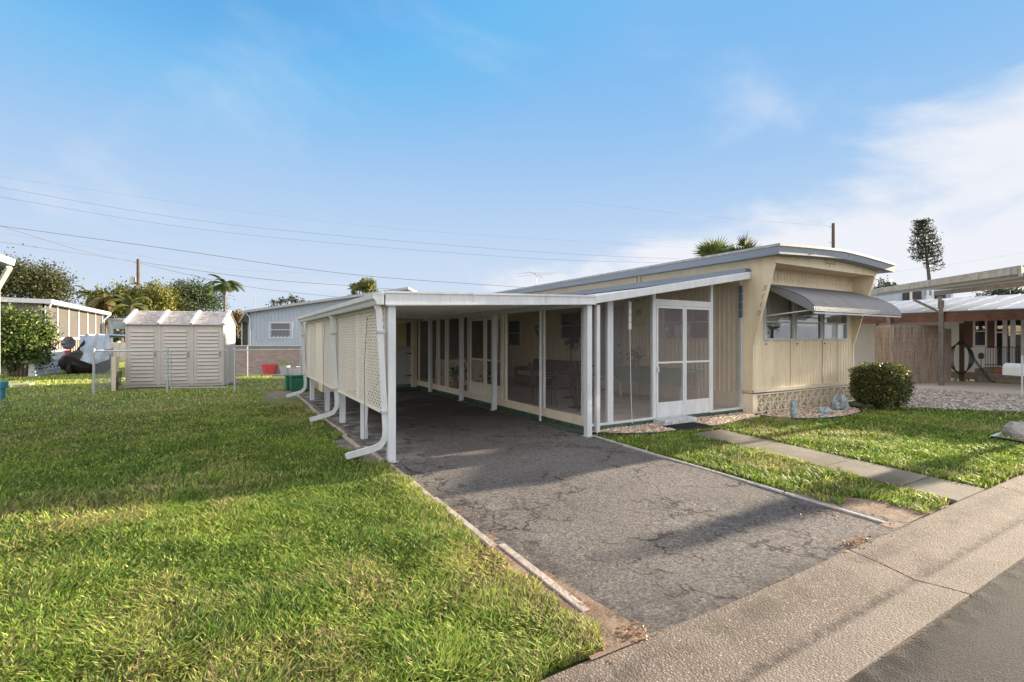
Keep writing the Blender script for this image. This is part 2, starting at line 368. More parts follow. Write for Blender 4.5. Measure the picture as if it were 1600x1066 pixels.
        wr = mth('MULTIPLY', mr(sp.outputs[0], 1.75, 2.7, 1, 0), mr(sp.outputs[1], 5.5, 6.3))   # worn pale concrete by the posts
        c = mix(mth('MULTIPLY', wr, mr(noise(3, 5), .4, .6)), c, (.33,.31,.28))
        c = mix(mth('MULTIPLY', ck, .85), c, (.02,.018,.018))
        l.new(c, b.inputs['Base Color'])
        h = mth('SUBTRACT', mth('ADD', mth('MULTIPLY', fine, .5), mth('MULTIPLY', pits, .8)), mth('MULTIPLY', ck, 1.2))
        l.new(bump(h, .6, .010, bump(noise(11, 8, .75), 1.0, .06)), b.inputs['Normal'])
    elif kind == 'road':
        fine = noise(120, 3, .8); c = mix(mr(noise(2.5, 5), .3, .7), (.022,.020,.020), (.036,.032,.032))
        c = mix(mr(fine, .45, .7), c, (.062,.055,.052))
        sp = n.new('ShaderNodeSeparateXYZ'); l.new(co, sp.inputs[0])
        c = mix(mth('MULTIPLY', mth('MULTIPLY', mr(mth('ADD', sp.outputs[1], mth('MULTIPLY', noise(4, 5), .25)), 1.08, 1.18), mr(noise(7, 6, .8), .42, .55)), .8), c, (.008,.008,.009)); l.new(c, b.inputs['Base Color'])
        l.new(bump(mth('ADD', vor(110), fine), .9, .012), b.inputs['Normal'])
    elif kind == 'gutter':
        big = noise(2.2, 6, .65); agg = vor(85); col = vor(85, 'F1', None, 1); rnd = noise(38, 4, .8)
        bw = n.new('ShaderNodeRGBToBW'); l.new(col, bw.inputs[0])
        c = mix(mr(big, .3, .7), (.125,.098,.078), (.20,.16,.13))
        c = mix(mr(noise(130, 3, .85), .40, .62, .0, .5), c, (.09,.075,.06))
        c = mix(mth('MULTIPLY', mth('MULTIPLY', mr(agg, .22, .5, 1, 0), mr(rnd, .40, .62)), .95), c, mix(bw.outputs[0], (.08,.068,.055), (.52,.46,.38)))
        sp = n.new('ShaderNodeSeparateXYZ'); l.new(co, sp.inputs[0])
        cre = mth('ADD', sp.outputs[1], mth('MULTIPLY', mth('SUBTRACT', noise(9, 7, .8), .5), .07))
        dk = mth('MULTIPLY', mr(mth('ABSOLUTE', mth('SUBTRACT', cre, 1.415)), .002, .050, 1, 0), mr(noise(15, 7, .85), .40, .56))
        c = mix(mth('MULTIPLY', mr(sp.outputs[1], 1.36, 1.40, 1, 0), .22), c, (.34,.29,.24))
        c = mix(mth('MULTIPLY', dk, .8), c, (.045,.038,.034))
        mo = mth('MULTIPLY', mr(mth('ABSOLUTE', mth('SUBTRACT', cre, 1.68)), .02, .12, 1, 0), mr(noise(3.4, 7, .85), .44, .58))
        c = mix(mth('MULTIPLY', mo, .6), c, (.06,.052,.042))
        c = mix(mth('MULTIPLY', mr(noise(4.5, 6, .75), .55, .68), .5), c, (.12,.105,.09)); l.new(c, b.inputs['Base Color'])
        l.new(bump(mth('ADD', mth('MULTIPLY', agg, -1), noise(60, 5, .8)), .75, .011), b.inputs['Normal'])
    elif kind == 'concrete':
        c = mix(mr(noise(1.7, 6, .65), .3, .7), (.11,.097,.072), (.19,.168,.13)); c = mix(mth('MULTIPLY', mr(noise(9, 5, .7), .52, .66), .5), c, (.13,.13,.09))
        l.new(c, b.inputs['Base Color']); l.new(bump(noise(90, 4, .8), .6, .01), b.inputs['Normal'])
    elif kind == 'soil':
        c = mix(mr(noise(.5, 6), .35, .65), (.05,.07,.02), (.085,.095,.03)); c = mix(mr(noise(14, 6, .75), .45, .65), c, (.12,.085,.05))
        sp = n.new('ShaderNodeSeparateXYZ'); l.new(co, sp.inputs[0]); c = mix(mr(sp.outputs[1], 8, 15, 0, .8), c, mix(mr(noise(3, 6, .7), .35, .65), (.12,.16,.04), (.24,.24,.08)))
        l.new(c, b.inputs['Base Color']); l.new(bump(noise(30, 6, .8), 1, .03), b.inputs['Normal'])
    elif kind == 'dirt':
        c = mix(mr(noise(5, 6, .7), .35, .65), (.12,.095,.07), (.26,.22,.18)); c = mix(mr(noise(50, 4, .8), .5, .7), c, (.38,.34,.29))
        l.new(c, b.inputs['Base Color']); l.new(bump(noise(60, 6, .8), 1, .02), b.inputs['Normal'])
    elif kind == 'reddirt':
        c = mix(mr(noise(6, 6, .7), .35, .65), (.13,.085,.06), (.27,.20,.15)); c = mix(mr(noise(60, 4, .8), .5, .66), c, (.42,.30,.20))
        l.new(c, b.inputs['Base Color']); l.new(bump(noise(70, 6, .8), 1, .02), b.inputs['Normal'])
    elif kind == 'gravel':
        col = vor(32, 'F1', None, 1); bw = n.new('ShaderNodeRGBToBW'); l.new(col, bw.inputs[0])
        c = mix(mr(noise(1.2, 4), .35, .65), mix(bw.outputs[0], (.13,.115,.10), (.42,.385,.34)), mix(bw.outputs[0], (.18,.15,.12), (.60,.56,.5)))
        l.new(c, b.inputs['Base Color']); l.new(bump(mth('MULTIPLY', vor(32), -1), 1, .03), b.inputs['Normal'])
    return m
for k in ('drive', 'road', 'gutter', 'concrete', 'soil', 'dirt', 'reddirt', 'gravel'): M['g_'+k] = ground_mat('ground_'+k, k)

# ------------------------------------------------------------------ the ground
def grid_sheet(x0, x1, y0, y1, z, nx=1, ny=1, fz=None):
    mb = MB()
    for j in range(ny+1):
        for i in range(nx+1):
            x = x0+(x1-x0)*i/nx; y = y0+(y1-y0)*j/ny; mb.v.append((x, y, z + (fz(x, y) if fz else 0)))
    for j in range(ny):
        for i in range(nx): a = j*(nx+1)+i; mb.f.append((a, a+1, a+nx+2, a+nx+1))
    return mb
struct('ground', grid_sheet(-600, 600, -600, 900, -.13), M['g_soil'])
# lawn soil with soft undulation, starting behind the gutter
def und(x, y): return .018*math.sin(x*1.3+y*.7)*math.sin(y*.9-x*.4) + (-.012 if y < 1.9 else 0)
struct('lawn_soil_left', grid_sheet(-60, 1.66, 1.80, 14, -.014, 60, 24, und), M['g_soil'])
struct('lawn_soil_back', grid_sheet(-90, 60, 14, 130, -.03, 4, 4), M['g_soil'])
struct('lawn_soil_middle', grid_sheet(4.93, 16.5, 1.80, 14, -.03, 24, 20, und), M['g_soil'])
# gutter pan: a shallow valley
mb = MB(); prof = [(1.83,-.005),(1.80,.0),(1.60,-.02),(1.45,-.045),(1.415,-.05),(1.38,-.045),(1.26,-.03),(1.14,-.018),(1.135,-.06)]
xs = [-60, .905, .915, 3.915, 3.927, 6.95, 6.962, 9.98, 9.99, 13.0, 13.01, 60]
for a in range(0, len(xs), 2):
    i = len(mb.v)
    for x in xs[a:a+2]: mb.v += [(x, y, z) for y, z in prof]
    n_ = len(prof)
    for k in range(n_-1): mb.f.append((i+k, i+k+1, i+n_+k+1, i+n_+k))
struct('street_gutter', mb, M['g_gutter'])
struct('gutter_joint_base', MB().box(-60, 60, 1.15, 1.82, -.12, -.062), M['g_dirt'])
# ragged asphalt edge of the road
mb = MB(); nx = 700; x0, x1 = -25, 40
rr = random.Random(3); e = 0
top = []
for i in range(nx+1):
    e = e*.7 + rr.uniform(-.012, .012); top.append(1.128 + e + .008*math.sin(i*.31))
for i in range(nx+1):
    x = x0+(x1-x0)*i/nx; mb.v += [(x, -7, -.03), (x, 1.02, -.022), (x, top[i], -.026 if i % 3 else -.02), (x, top[i]+.01, -.06)]
for i in range(nx):
    for k in range(3): a = i*4+k; mb.f.append((a, a+4, a+5, a+1))
struct('road', mb, M['g_road'])
# driveway / carport slab
def drz(x, y): return .006*math.sin(x*2.1+y*1.3)+.005*math.sin(y*3.3-x)
struct('driveway', grid_sheet(1.735, 4.90, 1.80, 14.75, -.002, 20, 80, drz), M['g_drive'])
struct('carport_dirt_strip', grid_sheet(1.30, 1.80, 5.9, 15.6, -.012, 3, 12), M['g_dirt'])
struct('back_dirt_patch', MB().poly([(0.9,12.6,-.011),(1.35,12.2,-.011),(1.35,16,-.011),(1.0,15.8,-.011),(.8,14,-.011)]), M['g_dirt'])
struct('driveway_corner_dirt', MB().poly([(1.50,1.81,.006),(1.90,1.80,.006),(1.83,2.5,.006),(1.78,3.4,.006),(1.66,3.4,.006),(1.58,2.3,.006)]), M['g_reddirt'])
struct('verge_corner_dirt', MB().poly([(4.66,1.82,.003),(5.75,1.82,.003),(5.5,2.1,.003),(5.15,2.45,.003),(4.9,2.9,.003),(4.70,2.3,.003)]), M['g_reddirt'])
# edging strips of the driveway
def edging(name, segs, w=.085, h=.035, m=None):
    mb = MB()
    for (ax, ay, bx, by) in segs:
        mb.beam((ax, ay, h/2-.01), (bx, by, h/2-.01), w, h+.02)
    return struct(name, mb, m or M['curb_concrete'], bevel=.008)
seg = []; y = 2.15; rr = random.Random(5)
while y < 13.2:
    L_ = rr.uniform(.6, 1.3); dx = rr.uniform(-.015, .015); bx = 1.69 if y < 6.2 else 1.60
    if y < 2.4: bx = 1.74
    seg.append((bx+dx, y, bx+dx+rr.uniform(-.02, .02), y+L_-.015)); y += L_
edging('driveway_edging_left', seg, .065, .012, mat('tan_stained_concrete', (.36,.30,.25), .85, .35, 9, .5, 60))
seg = [(4.74,1.92,4.80,2.8),(4.80,2.815,4.86,3.7),(4.86,3.715,4.90,4.6),(4.90,4.615,4.955,5.4),(4.955,5.415,5.0,6.02)]
edging('driveway_edging_right', seg, .05, .014, mat('pale_stained_concrete', (.33,.31,.28), .85, .4, 9, .5, 60))
# walkway
def quad(u0, u1, a, b, z=.012): # along 0..1
    pass
wl0, wr0 = Vector((6.5,5.30,0)), Vector((7.22,5.30,0)); wl1, wr1 = Vector((5.98,1.835,0)), Vector((6.70,1.835,0))
mb = MB(); cuts = [0,.30,.305,.62,.625,.86,.865,1.0]
for a in range(0, len(cuts), 2):
    A, B = cuts[a], cuts[a+1]
    p = [wl0.lerp(wl1, A), wr0.lerp(wr1, A), wr0.lerp(wr1, B), wl0.lerp(wl1, B)]
    mb.prism([(q.x, q.y) for q in p], 2, -.06, .008)
struct('walkway', mb, M['g_concrete'], bevel=.006)
struct('walkway_joint', MB().prism([(q.x, q.y) for q in (wl0, wr0, wr1, wl1)], 2, -.07, -.03), M['g_dirt'])
# gravel beds under the stones, neighbour's gravel and concrete drives
bed1 = [(5.02,6.28),(5.10,6.03),(5.5,5.68),(5.95,5.52),(6.54,5.50),(7.17,5.45),(8.0,5.58),(8.8,5.72),(9.3,5.84),(9.3,6.28)]
bed2 = [(9.3,6.06),(9.1,5.86),(9.0,5.5),(9.25,5.16),(9.8,4.93),(10.5,4.86),(11.3,4.98),(11.9,5.3),(12.4,6.06)]
for nm, b_ in (('porch_gravel_bed', bed1), ('front_gravel_bed', bed2)):
    struct(nm, MB().poly([(x, y, .0) for x, y in b_]), M['g_gravel'])
GL = lambda y: 12.95 + (4.9-y)*.95
struct('neighbour_gravel_drive', MB().poly([(GL(1.84),1.84,-.005),(19.2,1.84,-.005),(18.3,7.2,-.005),(18.3,30,-.005),(13.5,30,-.005),(13.4,6.0,-.005),(GL(4.9),4.9,-.005)]), M['g_gravel'])
struct('neighbour_concrete_drive', MB().prism([(19.25,1.84),(22.6,1.84),(22.3,14),(18.4,14),(18.35,7.2)], 2, -.05, .03), mat('pinkish_concrete', (.42,.37,.33), .85, .12, 2, .3, 60))

# ------------------------------------------------------------------ grass
def inpoly(x, y, poly):
    r = np.zeros(len(x), bool); n = len(poly); j = n-1
    for i in range(n):
        xi, yi = poly[i]; xj, yj = poly[j]
        c = ((yi > y) != (yj > y)) & (x < (xj-xi)*(y-yi)/((yj-yi) or 1e-9)+xi); r ^= c; j = i
    return r
def vnoise(x, y, s, seed):
    r = np.random.default_rng(seed); g = r.random((128, 128)); fx = x*s+50; fy = y*s+50
    ix = np.floor(fx).astype(int); iy = np.floor(fy).astype(int); tx = fx-ix; ty = fy-iy; tx = tx*tx*(3-2*tx); ty = ty*ty*(3-2*ty)
    a = g[ix%128, iy%128]; b = g[(ix+1)%128, iy%128]; c = g[ix%128, (iy+1)%128]; d = g[(ix+1)%128, (iy+1)%128]
    return (a*(1-tx)+b*tx)*(1-ty)+(c*(1-tx)+d*tx)*ty
WALK = [(6.47,5.4),(7.27,5.4),(6.74,1.8),(5.93,1.8)]
def grass_ok(x, y):
    j = (vnoise(x, y, 9, 11)-.5)*.10
    ok = y > 1.84 + j*.6
    left = x < np.where(y < 6.0, 1.645, 1.50 + (vnoise(x, y, 2.2, 4)-.6)*.35) + j
    left &= ~((x > .75+j*2) & (y > 12.6) & (y < 16))
    left &= ~((x > -2.95) & (x < .25) & (y > 18.5) & (y < 20.3))
    left &= ~((x < -7.3) & (y > 30.3)) & (y < 60)
    left &= ~((x > -.2) & (y > 24))
    mid = (x > 5.02 + j*.5 - (5.4-y)*.05) & (x < 15.5) & (y < 6) & (y > 1.84+j)
    mid &= ~inpoly(x, y, WALK) & ~inpoly(x, y, bed1) & ~inpoly(x, y, bed2)
    mid &= (x < 12.95+(4.9-y)*.95+j*3) & ~((x > 9.2) & (y > 5.95)) & ~((x < 5.3) & (y < 2.3+(x-4.7)*.2))
    mid &= ~((x > 10.72+j) & (x < 11.9) & (y > 2.15) & (y < 2.75))
    nb = (x > 22.4) & (x < 24.1) & (y > 2) & (y < 9)
    nb2 = (x > 4) & (x < 60) & (y > 24)
    return ok & (left | mid | nb | nb2)
def scatter(n, dmin, dmax, power):
    # polar rings round the viewpoint, density falling with distance; full visible wedge plus a margin
    u = RNG.random(n); d = (dmin**power + u*(dmax**power-dmin**power))**(1/power)
    th = RNG.uniform(R(-24), R(92), n)          # azimuth from +Y clockwise
    return d*np.sin(th), d*np.cos(th), d
pts = [scatter(640000, 1.6, 5.5, 1.2), scatter(480000, 5.5, 13, 1.2), scatter(330000, 13, 40, 1.1)]
X = np.concatenate([p[0] for p in pts]); Y = np.concatenate([p[1] for p in pts]); D = np.concatenate([p[2] for p in pts])
k = grass_ok(X, Y); X, Y, D = X[k], Y[k], D[k]
dens = vnoise(X, Y, 1.6, 21)*.6+vnoise(X, Y, 6, 22)*.4
k = RNG.random(len(X)) < np.clip(.35+dens*1.2, 0, 1); X, Y, D, dens = X[k], Y[k], D[k], dens[k]
n = len(X)
pn = vnoise(X, Y, .55, 31)*.55 + vnoise(X, Y, 1.9, 32)*.3 + vnoise(X, Y, 7, 33)*.15
hgt = (.042 + .036*vnoise(X, Y, 3.2, 41)) * RNG.uniform(.55, 1.3, n) * np.where(Y > 6.5, .72, 1) * np.clip(1-(pn-.55)*1.5, .5, 1.05)
wid = (.0054 + .0012*D**.95*.75) * RNG.uniform(.7, 1.3, n)
ang = RNG.uniform(0, 2*np.pi, n) + 0; lean = RNG.uniform(.15, 1.15, n)
clx = (vnoise(X, Y, 5, 51)-.5)*1.1; cly = (vnoise(X, Y, 5, 52)-.5)*1.1
lx = np.cos(ang)*lean+clx; ly = np.sin(ang)*lean+cly
sx = -np.sin(ang+RNG.uniform(-.9,.9,n)); sy = np.cos(ang)
Z0 = np.full(n, -.035)
b0 = np.stack([X, Y, Z0], 1); side = np.stack([sx, sy, np.zeros(n)], 1)*wid[:, None]*.5
L1 = np.stack([lx*.25, ly*.25, np.full(n, .62)], 1)*hgt[:, None]; L2 = np.stack([lx*.95, ly*.95, np.full(n, 1.0)], 1)*hgt[:, None]
b0[:, 2] += .02
v = np.stack([b0-side, b0+side, b0+L1-side*.9, b0+L1+side*.9, b0+L2], 1).reshape(-1, 3)
base = (np.arange(n)*5)[:, None]
idx = np.concatenate([base+0, base+1, base+3, base+2, base+2, base+3, base+4], 1).ravel()
fn = np.tile([4, 3], n)
green = np.array([.235, .33, .05]); deep = np.array([.12, .205, .03]); yel = np.array([.45, .45, .12]); brn = np.array([.34, .25, .14])
t1 = np.clip((vnoise(X, Y, 1.1, 61)*.5+vnoise(X, Y, 4, 62)*.5-.3)*2.2, 0, 1)[:, None]
c = deep*(1-t1)+green*t1
edge = np.exp(-np.abs(X-1.6)/.22)*(Y < 7)*.8 + np.exp(-np.abs(Y-1.85)/.25)*.45
edge += np.exp(-((X-5.85)/.55)**2-((Y-3.9)/1.1)**2)*.55
brownp = np.clip((vnoise(X, Y, .7, 71)*.55+vnoise(X, Y, 2.7, 72)*.45-.50)*3.4, 0, 1) + edge
brownp += np.exp(-((X+1.9)/.9)**2-((Y-4.3)/1.0)**2)*.7 + np.exp(-((X+2.3)/3.2)**2-((Y-10.5)/1.8)**2)*.5 + np.clip((Y-10)/8, 0, .45)
by = RNG.random(n)
c = np.where((by < brownp*.30)[:, None], brn, np.where((by < .13+brownp*.52)[:, None], yel, c))
c = c*RNG.uniform(.42, 1.5, n)[:, None]
c = c*np.array([.97, 1.0, 1.0])*np.clip(.90+(Y-9)*.045, .93, 1.3)[:, None]
cv = np.repeat(c, 5, 0)
g_ = np_mesh('grass', v, fn, idx, M['grass'], colors=cv); g_['kind'] = 'stuff'
print('blades', n)

# ------------------------------------------------------------------ loose gravel
def stones(name, poly_list, n, r0, r1, palette, z=0.0, clip=None):
    X = []; Y = []
    for poly, w in poly_list:
        xs_ = [p[0] for p in poly]; ys_ = [p[1] for p in poly]
        m_ = int(n*w*3); x = RNG.uniform(min(xs_), max(xs_), m_); y = RNG.uniform(min(ys_), max(ys_), m_); k = inpoly(x, y, poly); X.append(x[k][:int(n*w)]); Y.append(y[k][:int(n*w)])
    X = np.concatenate(X); Y = np.concatenate(Y); n = len(X)
    # octahedral pebbles, jittered
    t = np.array([[1,0,0],[0,1,0],[-1,0,0],[0,-1,0],[0,0,1],[0,0,-1],[.7,.7,.35],[-.7,.7,.35],[-.7,-.7,.35],[.7,-.7,.35]], float)
    fc = np.array([[4,6,0],[4,1,6],[4,7,1],[4,2,7],[4,8,2],[4,3,8],[4,9,3],[4,0,9],[0,6,5],[6,1,5],[1,7,5],[7,2,5],[2,8,5],[8,3,5],[3,9,5],[9,0,5]])
    r = RNG.uniform(r0, r1, n); a = RNG.uniform(0, 6.28, n)
    V = t[None]*r[:, None, None]*RNG.uniform(.75, 1.25, (n, 10, 1)); V[:, :, 2] *= .6; V[:, :, 0] *= RNG.uniform(.8, 1.5, n)[:, None]
    ca, sa = np.cos(a)[:, None], np.sin(a)[:, None]; x = V[:, :, 0]*ca-V[:, :, 1]*sa; y = V[:, :, 0]*sa+V[:, :, 1]*ca
    V = np.stack([x+X[:, None], y+Y[:, None], V[:, :, 2]+z+(r*.35)[:, None]], 2).reshape(-1, 3)
    idx = (fc[None]+(np.arange(n)*10)[:, None, None]).ravel()
    pal = np.array(palette); col = pal[RNG.integers(0, len(pal), n)]*RNG.uniform(.7, 1.2, n)[:, None]
    o = np_mesh(name, V, np.full(n*16, 3), idx, M['stone_attr'], colors=np.repeat(col, 10, 0)); o['kind'] = 'stuff'; return o
warmp = [(.50,.34,.22),(.62,.52,.42),(.38,.22,.15),(.70,.64,.56),(.45,.33,.24),(.28,.20,.16)]
stones('gravel_stones', [(bed1, .5), (bed2, .5)], 9000, .012, .030, warmp)
greyp = [(.28,.25,.22),(.38,.34,.30),(.17,.15,.135),(.44,.40,.35),(.23,.20,.17)]
stones('neighbour_gravel_stones', [([(GL(1.9),1.9),(18.4,1.9),(18.3,7.2),(13.5,6.0),(GL(4.9),4.9)], 1.0)], 12000, .015, .04, greyp)
# fallen leaves and debris at the foot of the driveway and along its edge
def debris(n, cx, cy, sx_, sy_, size=.018):
    cen = np.stack([RNG.normal(cx, sx_, n), RNG.normal(cy, sy_, n), RNG.uniform(.004, .02, n)], 1); return cen
cen = np.concatenate([debris(70, 1.86, 1.86, .07, .03), debris(90, 4.1, 1.85, .12, .03), debris(90, 1.62, 2.4, .06, .35), debris(90, 1.80, 3.2, .06, .7), debris(60, 4.6, 2.2, .15, .2), debris(40, 4.75, 7.2, .08, .3)])
cols = np.array([(.30,.10,.04),(.36,.18,.08),(.22,.12,.07),(.40,.28,.16)])[RNG.integers(0, 4, len(cen))]
dd = rand_dirs(len(cen)); dd[:, 2] *= .25
o = leaf_mesh('fallen_leaves', cen, .022, cols, M['leaf'], dirs=dd/np.linalg.norm(dd, axis=1)[:, None]); o['kind'] = 'stuff'

# bed edging (black plastic roll)
def edge_line(pts_, label):
    o = MB().tube([(x, y, .03) for x, y in pts_], .017, 6).build('bed_edging', M['rubber'], smooth=True); return tag(o, label, 'garden edging', 'black plastic edging round the gravel beds')
edge_line([(5.03,6.06)]+bed1[2:6]+[(7.6,5.5)]+bed1[6:9]+[(9.6,5.98)], 'long black edging curving along the gravel in front of the screened porch')
edge_line([(9.12,5.9)]+bed2[2:8]+[(12.3,5.8)], 'short black edging round the gravel bed with the blue grey rocks')

# ------------------------------------------------------------------ mobile home
HX0, HX1, HY0, HY1 = 9.30, 13.33, 6.10, 20.8
home = thing('mobile_home', 'cream ribbed mobile home with grey roof edge and corrugated window awning', 'mobile home', (11.3, 6.1, 0))
def ribbed(mb, a0, a1, pitch, depth, z0, z1, place, holes=(), flat=.45):
    """vertical ribs; place(a, depth) -> (x, y)"""
    n_ = max(1, round((a1-a0)/pitch)); st = (a1-a0)/n_; pr = []
    for i in range(n_):
        s = a0+i*st; pr += [(s, 0), (s+st*flat, 0), (s+st*(flat+.12), depth), (s+st*.88, depth)]
    pr.append((a1, 0))
    for (p, dp), (q, dq) in zip(pr[:-1], pr[1:]):
        mid = (p+q)/2; zr = [(z0, z1)]
        for (h0, h1, k0, k1) in holes:
            if h0 <= mid <= h1:
                zr = [r for (za, zb) in zr for r in ((za, min(zb, k0)), (max(za, k1), zb)) if r[1]-r[0] > 1e-4]
        x0_, y0_ = place(p, dp); x1_, y1_ = place(q, dq)
        for za, zb in zr: mb.poly([(x0_, y0_, za), (x1_, y1_, za), (x1_, y1_, zb), (x0_, y0_, zb)])
    return mb
wins = [(9.71, 10.74), (10.87, 11.87), (12.0, 13.02)]; WZ0, WZ1 = 1.55, 2.60
mb = MB(); ribbed(mb, HX0+.0, HX1, .118, .016, .47, 3.05, lambda a, d: (a, HY0-d), [(w0, w1, WZ0, WZ1) for w0, w1 in wins])
mb.build('front_wall', M['cream'], home)
side_w = [(7.15, 8.45, 1.56, 2.30), (11.7, 12.75, 1.56, 2.35), (15.3, 16.2, 1.3, 2.2)]
side_d = [(9.9, 10.75, .55, 2.45)]
mb = MB(); ribbed(mb, HY0, HY1, .118, .012, .42, 3.20, lambda a, d: (HX0-d, a), side_w+side_d)
mb.box(HX1-.02, HX1, HY0, HY1, .42, 3.2); mb.box(HX0, HX1, HY1-.03, HY1, .42, 3.2)
mb.build('side_wall', M['cream'], home)
# smooth upper band with battens, corner trim
mb = MB(); mb.box(HX0-.022, HX0-.014, 5.62, HY1, 2.96, 3.2)
for yb in (9.2, 14.6, 9.32): mb.box(HX0-.06, HX0-.022, yb, yb+.07, 2.92, 3.2)
mb.build('eave_band', M['cream_trim'], home)
# slanted wings either side of the front window (prism of polygon y,z)
for nm, x0_, x1_ in (('wing', HX0-.035, HX0+.0), ('wing', HX1-.02, HX1+.02)):
    MB().prism([(6.10,.47),(6.10,3.2),(5.57,3.2),(5.62,3.03),(6.055,1.42),(6.07,.47)], 0, x0_, x1_).build('wing', M['cream'], home)
MB().prism([(6.30,.47),(6.30,2.74),(6.1,2.74),(6.1,.47)], 0, HX0-.037, HX0-.014).build('side_panel', M['cream'], home)
# slanted lip along the wing edge
for x in (HX0-.018, HX1): MB().beam((x, 5.61, 3.03), (x, 6.05, 1.42), .05, .022, (0, 1, 0)).build('wing_trim', M['cream_trim'], home)
# brow: soffit and front band
mb = MB(); mb.box(HX0-.036, HX1+.03, 5.585, 5.615, 3.04, 3.34); mb.box(HX0+.002, HX1-.022, 5.615, 6.10, 3.05, 3.075)
mb.build('brow_band', M['cream'], home)
MB().box(HX0+.01, HX1-.03, 6.065, 6.082, 2.70, 2.74).build('trim_strip', M['cream_trim'], home)
for z in (2.84, 2.95): MB().box(HX0+.01, HX1-.03, 6.07, 6.083, z, z+.012).build('trim_strip', M['cream_trim'], home)
MB().box(HX0, HX1, 6.045, 6.09, .43, .50).build('base_ledge', M['cream_trim'], home)
# roof: shallow arc
arc = [(9.0,3.36),(10.05,3.412),(10.8,3.442),(11.4,3.458),(12.2,3.43),(13.0,3.385),(13.75,3.335)]
def roof_prism(dz0, dz1, y0, y1, inset=0):
    a = [(x + (inset if i == 0 else -inset if i == len(arc)-1 else 0), z+dz1) for i, (x, z) in enumerate(arc)]
    b = [(x + (inset if i == 0 else -inset if i == len(arc)-1 else 0), z+dz0) for i, (x, z) in enumerate(arc)]
    return MB().prism(a + b[::-1], 1, y0, y1)
roof = roof_prism(-.20, -.052, 5.36, 21.2, .012).build('roof', M['roof_grey'], home)
roof_prism(-.05, .0, 5.34, 21.2).build('roof_lip', M['roof_lip'], roof)
for x in (10.25, 11.62): MB().box(x, x+.012, 5.352, 5.362, 3.27, 3.44).build('fascia_joint', M['roof_lip'], roof)
# skirting of pierced breeze blocks
skirt = MB(); n_ = 14; w = (HX1-HX0)/n_
back = MB().box(HX0+.02, HX1-.02, 6.16, 6.2, 0, .38).build('skirt_backing', M['dark'], home)
for i in range(n_):
    a = HX0+i*w; b = a+w; z0, z1 = .0, .40; y0, y1 = 6.07, 6.14; t_ = .016
    skirt.box(a, b, y0, y1, z0, z0+.03); skirt.box(a, b, y0, y1, z1-.03, z1)
    skirt.box(a-.012, a+.012, y0+.003, y1-.003, z0+.03, z1-.03)
    cx, cz = (a+b)/2, (z0+z1)/2
    for (px, pz) in ((a, z0+.03), (b, z0+.03), (a, z1-.03), (b, z1-.03)):
        skirt.beam((cx, (y0+y1)/2, cz), (px, (y0+y1)/2, pz), .062, .020, (0, 0, 1)) if False else skirt.prism([(cx-.012, cz), (px-.014, pz), (px+.014, pz), (cx+.012, cz)], 1, y0+.006, y1-.006)
    skirt.box(cx-.008, cx+.008, y0+.008, y1-.008, z0+.03, z1-.03)
    skirt.prism([(a, cz-.012), (a, cz+.012), (b, cz+.012), (b, cz-.012)][::-1], 1, y0+.012, y1-.012)
skirt.box(HX0-.04, HX0+.10, 6.06, 6.4, 0, .405)
skirt.build('breeze_block_skirt', M['cream_trim'], home)
MB().box(HX0-.03, HX0-.0, 6.4, HY1, 0, .42).build('side_skirt', M['cream_trim'], home)
MB().tube([(9.98, 6.06, .52), (9.98, 6.06, .66), (9.96, 6.05, .72), (9.92, 6.05, .73)], .008, 5).build('drain_hook', M['cream_trim'], home)
for x in (10.64, 11.95, 12.6): MB().box(x, x+.004, 6.078, 6.083, .5, 1.5).build('panel_seam', M['wicker'], home)
# windows of the front
for i, (w0, w1) in enumerate(wins):
    fr = MB(); t_ = .035; y0, y1 = 6.055, 6.13
    fr.box(w0, w1, y0, y1, WZ0-t_, WZ0); fr.box(w0, w1, y0, y1, WZ1, WZ1+t_)
    fr.box(w0-t_, w0, y0, y1, WZ0-t_, WZ1+t_); fr.box(w1, w1+t_, y0, y1, WZ0-t_, WZ1+t_)
    fr.box(w0, w1, y0+.008, y1-.01, 1.89, 1.915)
    win = fr.build('window', M['white_old'], home)
    MB().box(w0, w1, 6.095, 6.099, WZ0, WZ1).build('pane', M['glass'], win)
    cu = MB(); nn = 40; yb = 6.17
    for k in range(nn):
        xa = w0-.03+(w1-w0+.06)*k/nn; xb = w0-.03+(w1-w0+.06)*(k+1)/nn; ya = yb+.012*math.sin(k*2.1); yb2 = yb+.012*math.sin((k+1)*2.1)
        zb = 1.5 if i == 2 else 1.86-.05*abs(math.sin((k/nn)*math.pi))
        cu.poly([(xa, ya, zb), (xb, yb2, zb), (xb, yb2, 2.66), (xa, ya, 2.66)])
    cu.build('curtain', M['curtain'], win)
    MB().box(w0-.04, w0-.015, 6.03, 6.056, 1.42, 1.445).build('bracket', M['iron'], win)
# sticker and small box in the left window
MB().lathe((9.83, 6.09, 1.60), [(.028, 0), (.028, .006)], 12).build('sill_ornament', M['white'], home)
MB().box(9.92, 10.0, 6.15, 6.16, 1.56, 1.64).build('window_sticker', M['black'], home)
MB().box(9.35, 13.3, 7.6, 7.65, .5, 3.0).build('inner_wall', M['curtain'], home)
MB().box(9.35, 13.3, 6.2, 7.6, .7, .72).build('inner_floor', M['dark'], home)
